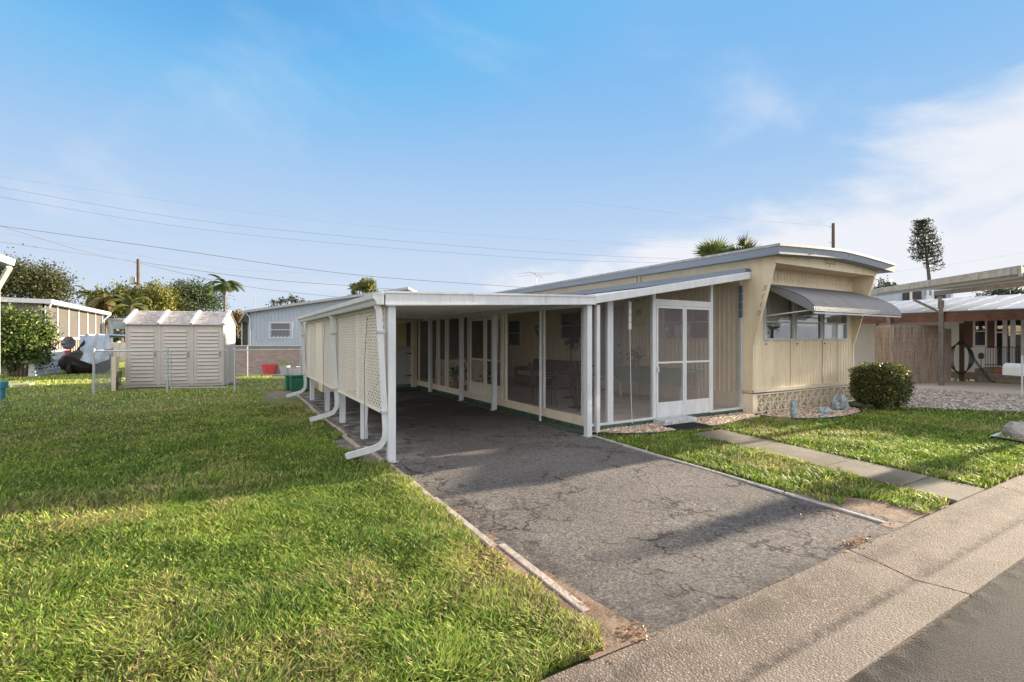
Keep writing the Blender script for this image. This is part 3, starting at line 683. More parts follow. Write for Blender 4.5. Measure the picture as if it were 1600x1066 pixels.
# side windows and door seen through the porch
for (y0_, y1_, z0_, z1_) in side_w:
    fr = MB(); x0_ = HX0-.035
    fr.box(x0_, HX0+.03, y0_-.04, y0_, z0_-.04, z1_+.04); fr.box(x0_, HX0+.03, y1_, y1_+.04, z0_-.04, z1_+.04)
    fr.box(x0_, HX0+.03, y0_, y1_, z0_-.04, z0_); fr.box(x0_, HX0+.03, y0_, y1_, z1_, z1_+.04)
    fr.box(x0_+.01, HX0+.02, y0_, y1_, (z0_+z1_)/2-.012, (z0_+z1_)/2+.012)
    w_ = fr.build('side_window', M['white_old'], home); MB().box(HX0+.004, HX0+.008, y0_, y1_, z0_, z1_).build('pane', M['glass'], w_)
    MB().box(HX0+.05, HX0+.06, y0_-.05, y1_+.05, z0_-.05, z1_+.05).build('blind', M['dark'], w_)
dr = MB().box(HX0-.03, HX0+.02, 9.9, 10.75, .5, 2.45).build('door', M['grey_wall'], home)
MB().rock((HX0-.06, 10.0, 1.35), .03, .03, .03, 3, .02).build('knob', M['iron'], dr)
# lettering: flowing script on the brow and slanted numbers on the wing
def text_mesh(body, size, m, parent, mw, name, shear=0.0, ext=.004):
    cu = bpy.data.curves.new('t', 'FONT'); cu.body = body; cu.size = size; cu.extrude = ext; cu.shear = shear; cu.offset = .001
    to = bpy.data.objects.new('t', cu); scene.collection.objects.link(to); bpy.context.view_layer.update()
    me = bpy.data.meshes.new_from_object(to.evaluated_get(bpy.context.evaluated_depsgraph_get())); bpy.data.objects.remove(to)
    me.transform(mw); me.transform(Matrix.Translation(-ORG[parent.name])); me.materials.append(m)
    o = bpy.data.objects.new(name, me); scene.collection.objects.link(o); o.parent = parent; return o
M['letter'] = mat('faded_black_lettering', (.33,.27,.20), .6, .3, 30)
def script(parent):
    # cursive strokes in the band plane (x, z); unit = x-height
    mb = MB(); s = .052; ox, oz = 11.08, 3.165
    strokes = [[(0,-.9),(.25,1.6),(.1,1.9)], [(-.3,1.5),(.3,2.1),(1.0,1.9),(1.0,1.3),(.4,.9)],
        [(1.5,.6),(1.2,.2),(1.5,-.1),(1.9,.3),(1.7,.7),(1.5,.6)], [(1.9,.3),(2.3,.6),(2.7,1.9),(2.5,1.9),(2.4,.2),(2.7,0),(3.0,.3)],
        [(3.0,.7),(3.1,.1),(3.5,.1),(3.7,.7),(3.5,-1.2),(3.2,-1.5),(3.1,-1.1),(4.0,.2)], [(4.0,.1),(4.1,.7),(4.2,.2),(4.5,.7),(4.7,.6),(4.7,0),(5.0,.2)],
        [(5.5,.6),(5.2,.3),(5.4,0),(5.8,.5),(5.8,.1),(6.1,.2)], [(6.2,.6),(6.3,.05),(6.6,.1),(6.8,.6),(6.8,.1),(7.1,.2)], [(7.1,.2),(7.7,1.5),(7.9,2.1),(7.6,2.1),(7.4,.1),(7.8,.0),(8.1,.3)]]
    for st in strokes:
        pts_ = []
        for a in range(len(st)-1):
            for q in range(4): t = q/4; pts_.append((st[a][0]*(1-t)+st[a+1][0]*t, st[a][1]*(1-t)+st[a+1][1]*t))
        pts_.append(st[-1]); mb.tube([(ox+p*s, 5.583, oz+q*s*.8) for p, q in pts_], .0045, 5)
    mb.build('script_emblem', M['letter'], parent)
script(home)
# numbers: stacked down the slanted wing edge, facing -X
wd = Vector((0, 6.055-5.62, 1.42-3.03)).normalized()
for i, ch in enumerate("5110"):
    p = Vector((HX0-.04, 5.62, 3.03)) + wd*(.52+i*.17) + Vector((0, .10, 0))
    right = Vector((0, -1, 0)); right = (right - wd*right.dot(wd)).normalized(); up = -wd
    mw = Matrix.Translation(p) @ Matrix(((right.x, up.x, -1, 0), (right.y, up.y, 0, 0), (right.z, up.z, 0, 0), (0, 0, 0, 1)))
    text_mesh(ch, .145, M['letter'], home, mw, 'house_number', .15)
# awning (hinged sheet hung on the wall: own thing)
aw = thing('window_awning', 'blue grey corrugated metal awning over the three front windows', 'awning', (11.4, 6.0, 2.06))
cs = [(6.075,2.69),(5.85,2.61),(5.6,2.525),(5.38,2.43),(5.22,2.34),(5.12,2.25),(5.05,2.16),(5.03,2.07)]
AX0, AX1 = 9.62, 13.22
def awn(mb, th):
    nx = 61*6; i0 = len(mb.v)
    for i in range(nx+1):
        x = AX0+(AX1-AX0)*i/nx; w_ = .013*math.cos(2*math.pi*i/6)
        for (y, z) in cs: mb.v.append((x, y-w_*.4, z+w_*.8-th))
    m_ = len(cs)
    for i in range(nx):
        for j in range(m_-1): a = i0+i*m_+j; mb.f.append((a, a+1, a+m_+1, a+m_))
mb = MB(); awn(mb, 0); mb.build('canopy_sheet', M['awning'], aw, smooth=True)
for x in (AX0-.012, AX1+.002):
    MB().prism([(y, z) for y, z in cs] + [(5.06, 2.06), (6.075, 2.63)], 0, x, x+.01).build('side_wing', M['awning'], aw)
for x in (AX0+.05, 10.8, 11.95, AX1-.05):
    MB().beam((x, 6.05, 2.02), (x, 5.12, 2.10), .02, .02).build('support_arm', M['white'], aw)
MB().box(AX0, AX1, 5.04, 5.06, 2.03, 2.055).build('front_bar', M['white_old'], aw)

# ------------------------------------------------------------------ screened porch
PX0, PX1, PY = 5.15, 9.265, 6.30
porch = thing('screened_porch', 'white framed screened porch with double screen door and sloping roof', 'porch', (7.2, 6.3, 0))
MB().box(PX0-.02, PX1, PY-.02, 17.0, -.05, .075).build('floor_curb', M['green_paint'], porch, bevel=.01)
MB().box(PX0+.1, PX1-.02, PY+.08, 17.0, .076, .082).build('floor', M['floor_in'], porch)
rz = lambda x: 2.10 + (x-5.0)*(2.74-2.10)/3.97           # underside of roof beam
def vpost(mb, x0_, x1_, y0_, y1_, z0_): 
    i = len(mb.v); za, zb = rz(x0_), rz(x1_)
    mb.v += [(x0_,y0_,z0_),(x1_,y0_,z0_),(x1_,y1_,z0_),(x0_,y1_,z0_),(x0_,y0_,za),(x1_,y0_,zb),(x1_,y1_,zb),(x0_,y1_,za)]
    mb.f += [tuple(i+k for k in q) for q in ((0,3,2,1),(4,5,6,7),(0,1,5,4),(1,2,6,5),(2,3,7,6),(3,0,4,7))]
# frame members in the front
for (a, b) in ((5.15,5.21),(5.575,5.70),(6.655,6.735),(8.265,8.33),(9.205,9.262)):
    mb = MB(); vpost(mb, a, b, PY, PY+.06, .07); mb.build('mullion', M['white'], porch)
MB().box(5.70, 6.655, PY+.005, PY+.05, .07, .115).build('base_rail', M['white'], porch)
MB().box(5.21, 5.575, PY+.005, PY+.05, .07, .115).build('base_rail', M['white'], porch)
MB().box(8.33, 9.205, PY+.005, PY+.05, .07, .115).build('base_rail', M['white'], porch)
MB().box(6.735, 8.265, PY+.002, PY+.05, 2.165, 2.275).build('door_header', M['white'], porch)
def scr(x0_, x1_, z0_):
    MB().poly([(x0_, PY+.03, z0_), (x1_, PY+.03, z0_), (x1_, PY+.03, rz(x1_)), (x0_, PY+.03, rz(x0_))]).build('screen', M['screen'], porch)
scr(5.21, 5.575, .115); scr(5.70, 6.655, .115); scr(8.33, 9.205, .115); scr(6.735, 8.265, 2.275)
def screen_door(x0_, x1_, hinge_left):
    d_ = MB(); t_ = .045; y0_, y1_ = PY-.004, PY+.03; z0_, z1_ = .085, 2.16
    d_.box(x0_, x0_+t_, y0_, y1_, z0_, z1_); d_.box(x1_-t_, x1_, y0_, y1_, z0_, z1_)
    d_.box(x0_+t_, x1_-t_, y0_, y1_, z1_-.05, z1_); d_.box(x0_+t_, x1_-t_, y0_+.003, y1_, 1.085, 1.12)
    dd_ = d_.build('screen_door', M['white'], porch)
    MB().box(x0_+t_, x1_-t_, y0_+.01, y1_-.005, z0_, .37).build('kick_plate', M['white'], dd_)
    MB().box(x0_+t_, x1_-t_, y0_+.014, y0_+.016, .37, z1_-.05).build('screen', M['screen'], dd_)
    return dd_
d1 = screen_door(6.742, 7.495, True); d2 = screen_door(7.505, 8.258, False)
MB().box(6.752, 6.782, PY-.03, PY-.004, .93, 1.03).build('latch', M['white_old'], d1)
# side wall facing the carport
SX = PX0
MB().box(SX-.01, SX+.05, PY+.06, 17.0, .075, .23).build('side_curb', M['cream_trim'], porch)
SZ = 2.09
ys = [6.44, 7.62, 7.74, 9.08, 9.22, 10.06, 10.9, 11.0, 12.3, 12.45, 12.95, 13.1, 14.62]
wid_ = [.05,.04,.04,.05,.05,.04,.05,.05,.05,.05,.04,.05,.06]
for y_, w_ in zip(ys, wid_):
    MB().box(SX, SX+.045, y_, y_+w_, .23, SZ).build('side_mullion', M['cream_lattice'] if y_ > 9 else M['white'], porch)
MB().box(SX-.002, SX+.047, PY+.06, 17.0, SZ, SZ+.06).build('side_header', M['white'], porch)
for a, b in ((6.49,7.62),(7.66,7.74),(7.78,9.08),(9.13,9.22),(11.05,12.3),(12.35,12.45),(12.5,12.95),(12.99,13.1),(13.15,14.62),(10.95,11.0)):
    MB().poly([(SX+.022,a,.23),(SX+.022,b,.23),(SX+.022,b,SZ),(SX+.022,a,SZ)]).build('side_screen', M['screen'], porch)
for a, b in ((9.27, 10.06), (10.10, 10.90)):
    q = MB(); q.box(SX-.004, SX+.03, a, a+.05, .23, 2.03); q.box(SX-.004, SX+.03, b-.05, b, .23, 2.03); q.box(SX-.004, SX+.03, a+.05, b-.05, 1.98, 2.03); q.box(SX-.002, SX+.03, a+.05, b-.05, 1.03, 1.065)
    q.box(SX-.002, SX+.03, a+.05, b-.05, 2.04, 2.09)
    q = q.build('side_door', M['cream_lattice'], porch); MB().box(SX+.006, SX+.02, a+.05, b-.05, .23, .50).build('kick_plate', M['cream_lattice'], q)
    MB().poly([(SX+.015,a+.05,.5),(SX+.015,b-.05,.5),(SX+.015,b-.05,1.98),(SX+.015,a+.05,1.98)]).build('screen', M['screen'], q)
MB().box(PX0, PX1, 17.0, 17.05, .08, 2.6).build('back_wall', M['tan_wall'], porch)
# porch roof: sloping sheet and front beam
mb = MB(); mb.prism([(5.0,2.135),(8.97,2.775),(9.25,2.82),(9.25,2.86),(8.97,2.815),(5.0,2.175)], 1, 6.12, 17.0); mb.build('roof_sheet', M['ceiling'], porch)
mb = MB(); mb.prism([(4.99,2.098),(9.0,2.745),(9.0,2.885),(4.99,2.228)], 1, 5.93, 6.10); mb.build('roof_fascia', M['white'], porch, bevel=.008)
mb = MB(); mb.box(9.10, 9.24, 6.12, 17.0, 2.86, 2.99); mb.build('roof_flashing', M['roof_grey'], porch)
# rolled shade with cord on the outside, dark rolled blind at the right
sh = thing('rolled_shade_cord', 'thin white pull pole with padded grip hanging on the porch screen', 'shade pole', (6.0, 6.2, .1))
mb = MB()
for k in range(4): mb.lathe((5.995, 6.21, 1.70+k*.125), [(.022, 0), (.028, .02), (.028, .10), (.022, .12)], 10)
mb.build('grip', M['white_old'], sh)
MB().tube([(5.995, 6.21, 1.7), (6.01, 6.19, .5), (6.015, 6.17, .08)], .006, 6).build('rod', M['white_old'], sh)
rb = thing('rolled_blind', 'narrow dark blue rolled blind strapped at the right porch post', 'blind', (9.15, 6.25, 2.0))
mb = MB()
for k in range(4): mb.lathe((9.165, 6.262, 1.98+k*.17), [(.02, 0), (.034, .015), (.034, .145), (.02, .16)], 10)
mb.build('roll', mat('dark_blue_canvas', (.06,.09,.15), .8, .2, 9), rb)
MB().tube([(9.165, 6.262, 1.98), (9.175, 6.262, .2)], .012, 6).build('tail', M['galv'], rb)

# things inside the porch
tb = thing('buffet_table', 'long table under a sage green cloth against the porch wall', 'table', (8.85, 8.3, .08))
MB().box(8.5, 9.2, 7.2, 9.3, .80, .84).build('tabletop', M['green_cloth'], tb)
MB().box(8.485, 8.497, 7.2, 9.3, .50, .84).build('cloth_drop', M['green_cloth'], tb)
for x in (8.56, 9.14):
    for y in (7.3, 9.2): MB().box(x-.02, x+.02, y-.02, y+.02, .08, .80).build('leg', M['white_old'], tb)
def patio_chair(x, y, rot, label):
    t = thing('patio_chair', label, 'chair', (0, 0, 0), 'dark metal patio chairs in the porch')
    MB().box(-.22, .22, -.21, .21, .42, .45).build('seat', M['iron'], t)
    b = MB()
    for k in range(5): b.beam((-.18+k*.09, .22, .45), (-.18+k*.09, .31, .92), .018, .018)
    b.beam((-.22, .31, .93), (.22, .31, .93), .03, .03); b.build('backrest', M['iron'], t)
    for a in (-.2, .2):
        for c_ in (-.19, .2): MB().beam((a, c_, .42), (a*1.1, c_*1.15, 0), .025, .025).build('leg', M['iron'], t)
    for a in (-.24, .24): MB().tube([(a, .25, .66), (a, -.18, .66), (a, -.22, .44)], .014, 6).build('armrest', M['iron'], t)
    t.location = (x, y, .085); t.rotation_euler = (0, 0, rot); return t
patio_chair(6.35, 7.6, 2.0, 'dark metal patio chair nearest the left porch corner')
patio_chair(6.9, 8.6, -.6, 'dark metal patio chair facing the buffet table further back')
patio_chair(5.9, 8.7, 1.2, 'dark metal patio chair beside the carport side screen')
rt = thing('round_patio_table', 'round glass topped dark metal table among the porch chairs', 'table', (6.4, 8.2, .08))
MB().lathe((6.4, 8.2, .78), [(.42, 0), (.44, .01), (.42, .02)], 24).build('tabletop', M['iron'], rt)
MB().lathe((6.4, 8.2, .08), [(.22, 0), (.05, .04), (.03, .7)], 12).build('pedestal', M['iron'], rt)
fan = thing('pedestal_fan', 'black pedestal fan standing behind the side screen', 'fan', (7.3, 9.6, .08))
MB().tube([(7.3, 9.6, .1), (7.3, 9.6, 1.4)], .016, 8).build('pole', M['iron'], fan)
MB().lathe((7.3, 9.6, .08), [(.2, 0), (.2, .02), (.03, .05)], 20).build('base', M['iron'], fan)
mb = MB()
for k in range(14):
    a = math.pi*k/14; mb.tube([(7.3+.24*math.cos(t)*math.cos(a)*0+.24*math.sin(t)*math.cos(a)*1.0, 9.52, 1.48+.24*math.sin(t)*math.sin(a)) for t in (-1.57, 1.57)], .004, 4)
for rr_ in (.06, .12, .18, .24): mb.tube([(7.3+rr_*math.cos(t*.2618), 9.52, 1.48+rr_*math.sin(t*.2618)) for t in range(25)], .006, 4)
mb.build('grille', M['iron'], fan)
MB().prism([(7.3+.2*math.cos(k*.3)*(1 if k % 5 < 3 else .35), 1.48+.2*math.sin(k*.3)*(1 if k % 5 < 3 else .35)) for k in range(21)], 1, 9.55, 9.57).build('blades', M['iron'], fan)
sf = thing('wicker_sofa', 'brown wicker sofa with beige cushions deep in the porch', 'sofa', (8.2, 12.4, .08))
MB().box(7.9, 8.7, 11.2, 13.4, .12, .40).build('base', M['wicker'], sf, bevel=.02)
MB().box(8.62, 8.8, 11.2, 13.4, .40, .88).build('backrest', M['wicker'], sf, bevel=.03)
for y in (11.2, 13.28): MB().box(7.9, 8.62, y, y+.12, .40, .66).build('armrest', M['wicker'], sf, bevel=.03)
for k in range(3): MB().box(7.92, 8.6, 11.36+k*.64, 11.96+k*.64, .40, .52).build('cushion', M['cushion'], sf, bevel=.03)
cb = thing('storage_cabinet', 'pale storage cabinet at the far end of the porch', 'cabinet', (6.1, 13.6, .08))
MB().box(5.4, 6.8, 13.4, 13.9, .1, .95).build('body', M['cushion'], cb, bevel=.01)
for k in range(2): MB().box(5.42+k*.69, 6.08+k*.69, 13.385, 13.4, .14, .91).build('door', M['cream_trim'], cb)
# lime disc and wreath on the house wall
pl = thing('wall_disc', 'large round lime green wall ornament on the porch wall', 'wall ornament', (9.24, 9.2, 2.22))
o_ = MB()
def disc(mb, y, z, r, x0_, x1_, n=28): mb.prism([(y+r*math.cos(2*math.pi*k/n), z+r*math.sin(2*math.pi*k/n)) for k in range(n)], 0, x0_, x1_)
disc(o_, 9.2, 2.22, .36, 9.22, 9.25); o_.build('plate', M['lime'], pl)
o_ = MB(); disc(o_, 9.2, 2.22, .09, 9.20, 9.22); o_.build('centre', M['green_paint'], pl)
wr = MB().tube([(9.24, 14.0+.17*(math.sin(t)**3), 1.85+.012*(13*math.cos(t)-5*math.cos(2*t)-2*math.cos(3*t))) for t in np.linspace(0, 2*math.pi, 28)], .025, 6).build('heart_wreath', M['wicker'], smooth=True)
tag(wr, 'brown heart shaped wreath on the porch wall', 'wreath')
def potted(x, y, label, z=.08, s=1):
    t = thing('potted_plant', label, 'plant', (x, y, z), 'potted plants')
    MB().lathe((x, y, z), [(.09*s, 0), (.12*s, .18*s), (.13*s, .2*s)], 14).build('pot', M['copper'], t)
    c_ = np.array([x, y, z+.38*s])+RNG.normal(size=(260, 3))*np.array([.12, .12, .11])*s
    leaf_mesh('foliage', c_, .07*s, np.array([.05,.11,.03])*RNG.uniform(.6, 1.5, (260, 1)), M['leaf'], t); return t
potted(5.7, 10.9, 'potted leafy plant behind the side door of the porch')
potted(8.8, 8.9, 'potted plant standing on the green table', .84, .8)
potted(5.6, 12.6, 'potted plant behind the last side screens', .08, 1.3)

# ------------------------------------------------------------------ carport
cp = thing('carport', 'white aluminium carport with lattice side and sloping flat roof', 'carport', (3.3, 9.5, 0))
CY1 = 13.5
cz = lambda x: 2.133 + (x-1.64)*.029
mb = MB(); mb.prism([(1.62,cz(1.62)-.04),(5.0,cz(5.0)-.04),(5.0,cz(5.0)),(1.62,cz(1.62))], 1, 5.97, CY1); mb.build('roof_sheet', M['ceiling'], cp)
mb = MB()
y = 6.25
while y < CY1: mb.prism([(1.66,cz(1.66)-.075),(4.98,cz(4.98)-.075),(4.98,cz(4.98)-.041),(1.66,cz(1.66)-.041)], 1, y, y+.05); y += .34
mb.build('roof_rib', M['ceiling'], cp)
mb = MB(); mb.prism([(1.66,1.975),(4.99,2.098),(4.99,2.228),(1.66,2.133)], 1, 5.93, 5.968); mb.prism([(1.66,2.11),(4.99,2.205),(4.99,2.232),(1.66,2.137)], 1, 5.915, 5.93)
fas = mb.build('front_fascia', M['white'], cp)
mb = MB(); mb.prism([(1.66,1.955),(4.99,2.085),(4.99,2.098),(1.66,1.973)], 1, 5.90, 5.98); mb.build('fascia_lip', M['white_old'], cp)
MB().box(4.86, 4.98, 6.06, 13.4, 2.06, 2.15).build('inner_beam', M['white'], cp)
MB().box(1.70, 1.80, 6.06, 13.4, 1.92, 2.09).build('outer_beam', M['cream_lattice'], cp)
# gutter, K profile
mb = MB(); kp = [(1.50,2.10),(1.505,2.04),(1.535,2.015),(1.555,1.965),(1.64,1.965),(1.64,2.115),(1.625,2.115),(1.625,1.98),(1.565,1.98),(1.548,2.02),(1.52,2.05),(1.515,2.10)]
mb.prism(kp, 1, 5.93, CY1); mb.prism([(1.503,2.10),(1.505,2.04),(1.535,2.015),(1.555,1.966),(1.64,1.966),(1.64,2.114)], 1, 5.922, 5.932)
mb.build('gutter', M['white'], cp)
for (x, y, lab, z1_) in ((1.75,6.0,0,1.96),(1.80,7.63,0,1.92),(1.80,9.29,0,1.92),(1.80,10.9,0,1.92),(1.80,13.1,0,1.92),(4.90,6.0,0,2.08),(4.93,9.2,0,2.07),(4.95,10.95,0,2.07),(4.99,13.2,0,2.07),(5.115,6.03,1,2.09)):
    w_ = .035 if lab else .048
    if lab == 0: 
        q = MB().box(x-w_, x+w_, y-w_, y+w_, -.01, z1_)
    else: q = MB().box(x-w_, x+w_, y-w_, y+w_, .0, z1_)
    q.build('post', M['white'], cp, bevel=.006)
for y in (7.5, 7.56): 
    pass
MB().tube([(4.98, 7.48, -.0), (4.98, 7.48, 2.07)], .02, 8).build('thin_post', M['white_old'], cp)
# downspouts with their outlet shoe
def downspout(y, dx=0.0):
    mb = MB()
    pts_ = [(1.57, y+.03, 1.965), (1.60, y+.03, 1.90), (1.685, y+.04, .42), (1.68, y+.05, .30), (1.63, y+.08, .21), (1.55, y+.13, .165), (1.28+dx, y+.36, .06)]
    for a, b in zip(pts_[:-1], pts_[1:]): pass
    pv = [Vector(p) for p in pts_]; w_, h_ = .075, .055; i0 = len(mb.v)
    for k, p in enumerate(pv):
        d = (pv[min(k+1, len(pv)-1)]-pv[max(k-1, 0)]).normalized(); s_ = Vector((.25, 1, 0)); s_ = (s_-d*s_.dot(d)).normalized(); t_ = d.cross(s_)
        mb.v += [tuple(p+s_*h_/2*a+t_*w_/2*b) for a, b in ((-1,-1),(1,-1),(1,1),(-1,1))]
    for k in range(len(pv)-1):
        for j in range(4): a0 = i0+k*4+j; a1 = i0+k*4+(j+1)%4; mb.f.append((a0,a1,a1+4,a0+4))
    mb.build('downspout', M['white'], cp)
for y in (5.98, 9.15, 13.38): downspout(y)
# lattice
def clip_poly(poly, y0, y1, z0, z1):
    for ax, lim, sg in ((0, y0, 1), (0, y1, -1), (1, z0, 1), (1, z1, -1)):
        out = []
        for i in range(len(poly)):
            a, b = poly[i-1], poly[i]; fa = (a[ax]-lim)*sg; fb = (b[ax]-lim)*sg
            if (fa < 0) != (fb < 0): t = fa/(fa-fb); out.append(tuple(a[q]+(b[q]-a[q])*t for q in (0, 1)))
            if fb >= 0: out.append(b)
        poly = out
        if len(poly) < 3: return None
    return poly
def lattice(y0, y1, z0, z1, x):
    mb = MB(); pitch = .085; w_ = .0180
    for sgn, xo in ((1, 0), (-1, .0013)):
        s_ = y0-(z1-z0)-pitch
        while s_ < y1+(z1-z0):
            if sgn == 1: p = [(s_-w_, z0), (s_+w_, z0), (s_+w_+(z1-z0), z1), (s_-w_+(z1-z0), z1)]
            else: p = [(s_-w_+(z1-z0), z0), (s_+w_+(z1-z0), z0), (s_+w_, z1), (s_-w_, z1)]
            q = clip_poly(p, y0, y1, z0, z1)
            if q: mb.prism(q, 0, x+xo, x+xo+.0013)
            s_ += pitch
    return mb
lx_ = 1.70
pb = [6.08, 7.62, 9.28, 10.9, 12.0, 13.1, 13.45]
for a, b in zip(pb[:-1], pb[1:]):
    p_ = lattice(a+.03, b-.02, .62, 1.93, lx_).build('lattice_panel', M['cream_lattice'], cp)
    f_ = MB(); f_.box(lx_-.012, lx_+.025, a, b, .585, .62); f_.box(lx_-.012, lx_+.025, a, b, 1.93, 1.965); f_.box(lx_-.013, lx_+.026, a-.015, a+.03, .62, 1.93); f_.box(lx_-.013, lx_+.026, b-.02, b+.01, .62, 1.93) if b > 13.2 else None
    f_.build('lattice_frame', M['cream_lattice'], p_)
for k, (a, b, r_) in enumerate(((6.75, 7.25, .006), (10.2, 10.5, .006))):
    MB().tube([(1.66, a+.1, 1.85), (1.64, a+.18, 1.2), (1.67, a+.3, .1)], .0045, 5).build('tie_rope', M['wicker'], cp)
    MB().tube([(1.665, a+.04, .60), (1.69, a+.32, .05)], .004, 5).build('tie_rope', M['wicker'], cp)
# green painted strip by the porch base
struct('green_floor_strip', MB().box(4.90, 5.129, 6.1, 14.7, -.02, .018), M['green_paint'])

for x in (2.85, 4.05): fz = 1.975+(x-1.66)*.0369; MB().box(x, x+.006, 5.911, 5.916, fz+.02, fz+.15).build('fascia_seam', M['galv'], cp)
for y in (5.98, 9.15, 13.38):
    for z in (.62, 1.62):
        xx = 1.60+(1.90-z)/1.48*.085; MB().box(xx-.048, xx+.05, y-.012, y+.075, z, z+.028).build('pipe_strap', M['galv'], cp)
for x, y in ((1.75,6.0),(4.90,6.0),(4.93,9.2),(4.95,10.95)): MB().box(x-.075, x+.075, y-.075, y+.075, -.0, .012).build('base_plate', M['galv'], cp)
for y in np.arange(6.6, 13.4, .75): MB().box(1.50, 1.64, y, y+.02, 2.085, 2.094).build('gutter_hanger', M['galv'], cp)
# utility room with half door
ut = thing('utility_room', 'cream utility room with panelled half door at the end of the carport', 'utility room', (3.7, 14.8, 0))
UY = 14.75
mb = MB(); mb.box(2.3, 4.02, UY, UY+.08, 0, 2.2); mb.box(5.0, 5.13, UY, UY+.08, 0, 2.2); mb.box(2.3, 2.38, UY+.08, 17.4, 0, 2.2); mb.box(4.02, 5.0, UY, UY+.08, 2.12, 2.2)
mb.build('wall', M['cream'], ut)
MB().box(2.1, 5.2, 13.52, 17.6, 2.12, 2.2).build('roof', M['white_old'], ut)
mb = MB()
for a, b in ((4.02, 4.10), (4.93, 5.0)): mb.box(a, b, UY-.02, UY+.02, 0, 2.12)
mb.box(4.10, 4.93, UY-.018, UY+.02, 2.06, 2.12); mb.build('door_frame', M['cream_lattice'], ut)
dd1 = MB().box(4.10, 4.93, UY+.0, UY+.04, .12, 1.22)
for k in range(6): dd1.box(4.24+k*.095, 4.24+k*.095+.088, UY-.008, UY, .30, 1.12)
dl = dd1.build('lower_door', mat('greige_door_paint', (.42,.40,.37), .5, .06, 4), ut)
MB().box(4.09, 4.94, UY-.03, UY+.04, 1.22, 1.30).build('shelf_cap', mat('grey_shelf_paint', (.33,.36,.37), .5, .06, 4), dl)
hg = MB()
for z in (.38, 1.08): hg.prism([(4.93, z-.035), (4.93, z+.035), (4.89, z+.02), (4.72, z+.006), (4.72, z-.006), (4.89, z-.02)], 1, UY-.02, UY-.010)
hg.box(4.12, 4.18, UY-.03, UY-.01, 1.04, 1.10); hg.build('hinge', M['iron'], dl)
up_ = MB().box(4.24, 4.93, UY+.45, UY+.48, 1.30, 2.06)
up_.build('upper_board', mat('warm_cream_board', (.68,.56,.33), .5, .08, 3), ut)
MB().box(4.13, 4.22, UY+.03, UY+.05, 1.34, 2.04).build('jalousie_strip', M['white_old'], ut)
o = MB().box(4.15, 4.95, 13.75, 14.68, .012, .03).build('door_mat', M['green_turf'])
tag(o, 'dark green turf mat before the half door', 'mat')
# folded hand cart
hc = thing('hand_cart', 'folded aluminium hand cart with black wheels leaning beside the half door', 'hand cart', (3.95, 14.3, 0))
mb = MB()
for x in (3.72, 4.05): mb.tube([(x, 14.25, .08), (x, 14.45, .95), (x, 14.52, 1.0)], .014, 6)
for z in (.3, .55, .8): mb.tube([(3.72, 14.25+z*.2, z), (4.05, 14.25+z*.2, z)], .01, 6)
mb.build('frame', M['galv'], hc)
for x in (3.68, 4.09):
    w_ = MB(); w_.prism([(14.2+.11*math.cos(k*.4), .11+.11*math.sin(k*.4)) for k in range(16)], 0, x-.02, x+.02); w_.build('wheel', M['rubber'], hc)
MB().box(3.74, 4.03, 14.2, 14.32, .2, .55).build('bundle', M['black'], hc); MB().box(3.78, 3.98, 14.18, 14.35, .56, .68).build('box', M['copper'], hc)
# step block and mat in front of the screen door
o = MB().box(6.62, 7.45, 5.98, 6.27, 0, .10).build('step_block', mat('white_stained_concrete', (.42,.44,.45), .8, .45, 18, .5, 50), bevel=.012); tag(o, 'low stained concrete step under the screen door', 'step')
mt = thing('rubber_mat', 'black ribbed rubber mat on the walkway before the porch step', 'mat', (7.0, 5.7, 0))
MB().box(6.50, 7.30, 5.50, 5.95, .012, .026).build('pad', M['rubber'], mt)
mb = MB()
for k in range(16): mb.box(6.52+k*.048, 6.54+k*.048, 5.52, 5.93, .026, .034)
mb.build('rib', M['rubber'], mt)

# rocks in the bed
def rockthing(x, y, rx, ry, rz_, seed, label):
    o = MB().rock((x, y, rz_*.45), rx, ry, rz_*.62, seed, .30, 13).build('garden_rock', M['stone_blue']); return tag(o, label, 'rock', 'blue grey rocks in the gravel bed')
rockthing(9.42, 5.32, .07, .06, .34, 4, 'upright narrow blue grey rock at the left of the bed')
rockthing(10.55, 5.32, .19, .13, .12, 9, 'low flat grey rock in the middle of the bed')
rockthing(11.35, 5.42, .21, .16, .33, 6, 'largest blue grey rock, pointed, at the right of the bed')
rockthing(9.95, 5.06, .10, .07, .07, 12, 'smallest grey rock lying against the black edging')

# ------------------------------------------------------------------ vegetation helpers
def crown_pts(c, rad, n, clumps, spread=.30, shell=.55, seed=0):
    r = np.random.default_rng(seed); d = r.normal(size=(clumps, 3)); d /= np.linalg.norm(d, axis=1)[:, None]; d[:, 2] = np.where(d[:, 2] < -.55, -d[:, 2]*.5, d[:, 2])
    q = d*(shell+(1-shell)*r.random((clumps, 1)))*np.array(rad)*(1-spread*.55); w = r.uniform(.5, 1.3, clumps); k = r.choice(clumps, n, p=w/w.sum())
    p = q[k]+r.normal(size=(n, 3))*np.array(rad)*spread*.5*w[k][:, None]
    return p+np.array(c), k, r
def foliage(name, parent, c, rad, n, clumps, size, base, seed, spread=.30, shell=.55, var=.35, tip=None, aspect=.5):
    p, k, r = crown_pts(c, rad, n, clumps, spread, shell, seed)
    tone = r.uniform(1-var, 1+var, clumps)[k]*r.uniform(.7, 1.3, n); col = np.array(base)*tone[:, None]
    if tip is not None: q = r.random(n) < .35; col[q] = np.array(tip)*r.uniform(.7, 1.2, (q.sum(), 1))
    return leaf_mesh(name, p, size, col, M['leaf'], parent, aspect)
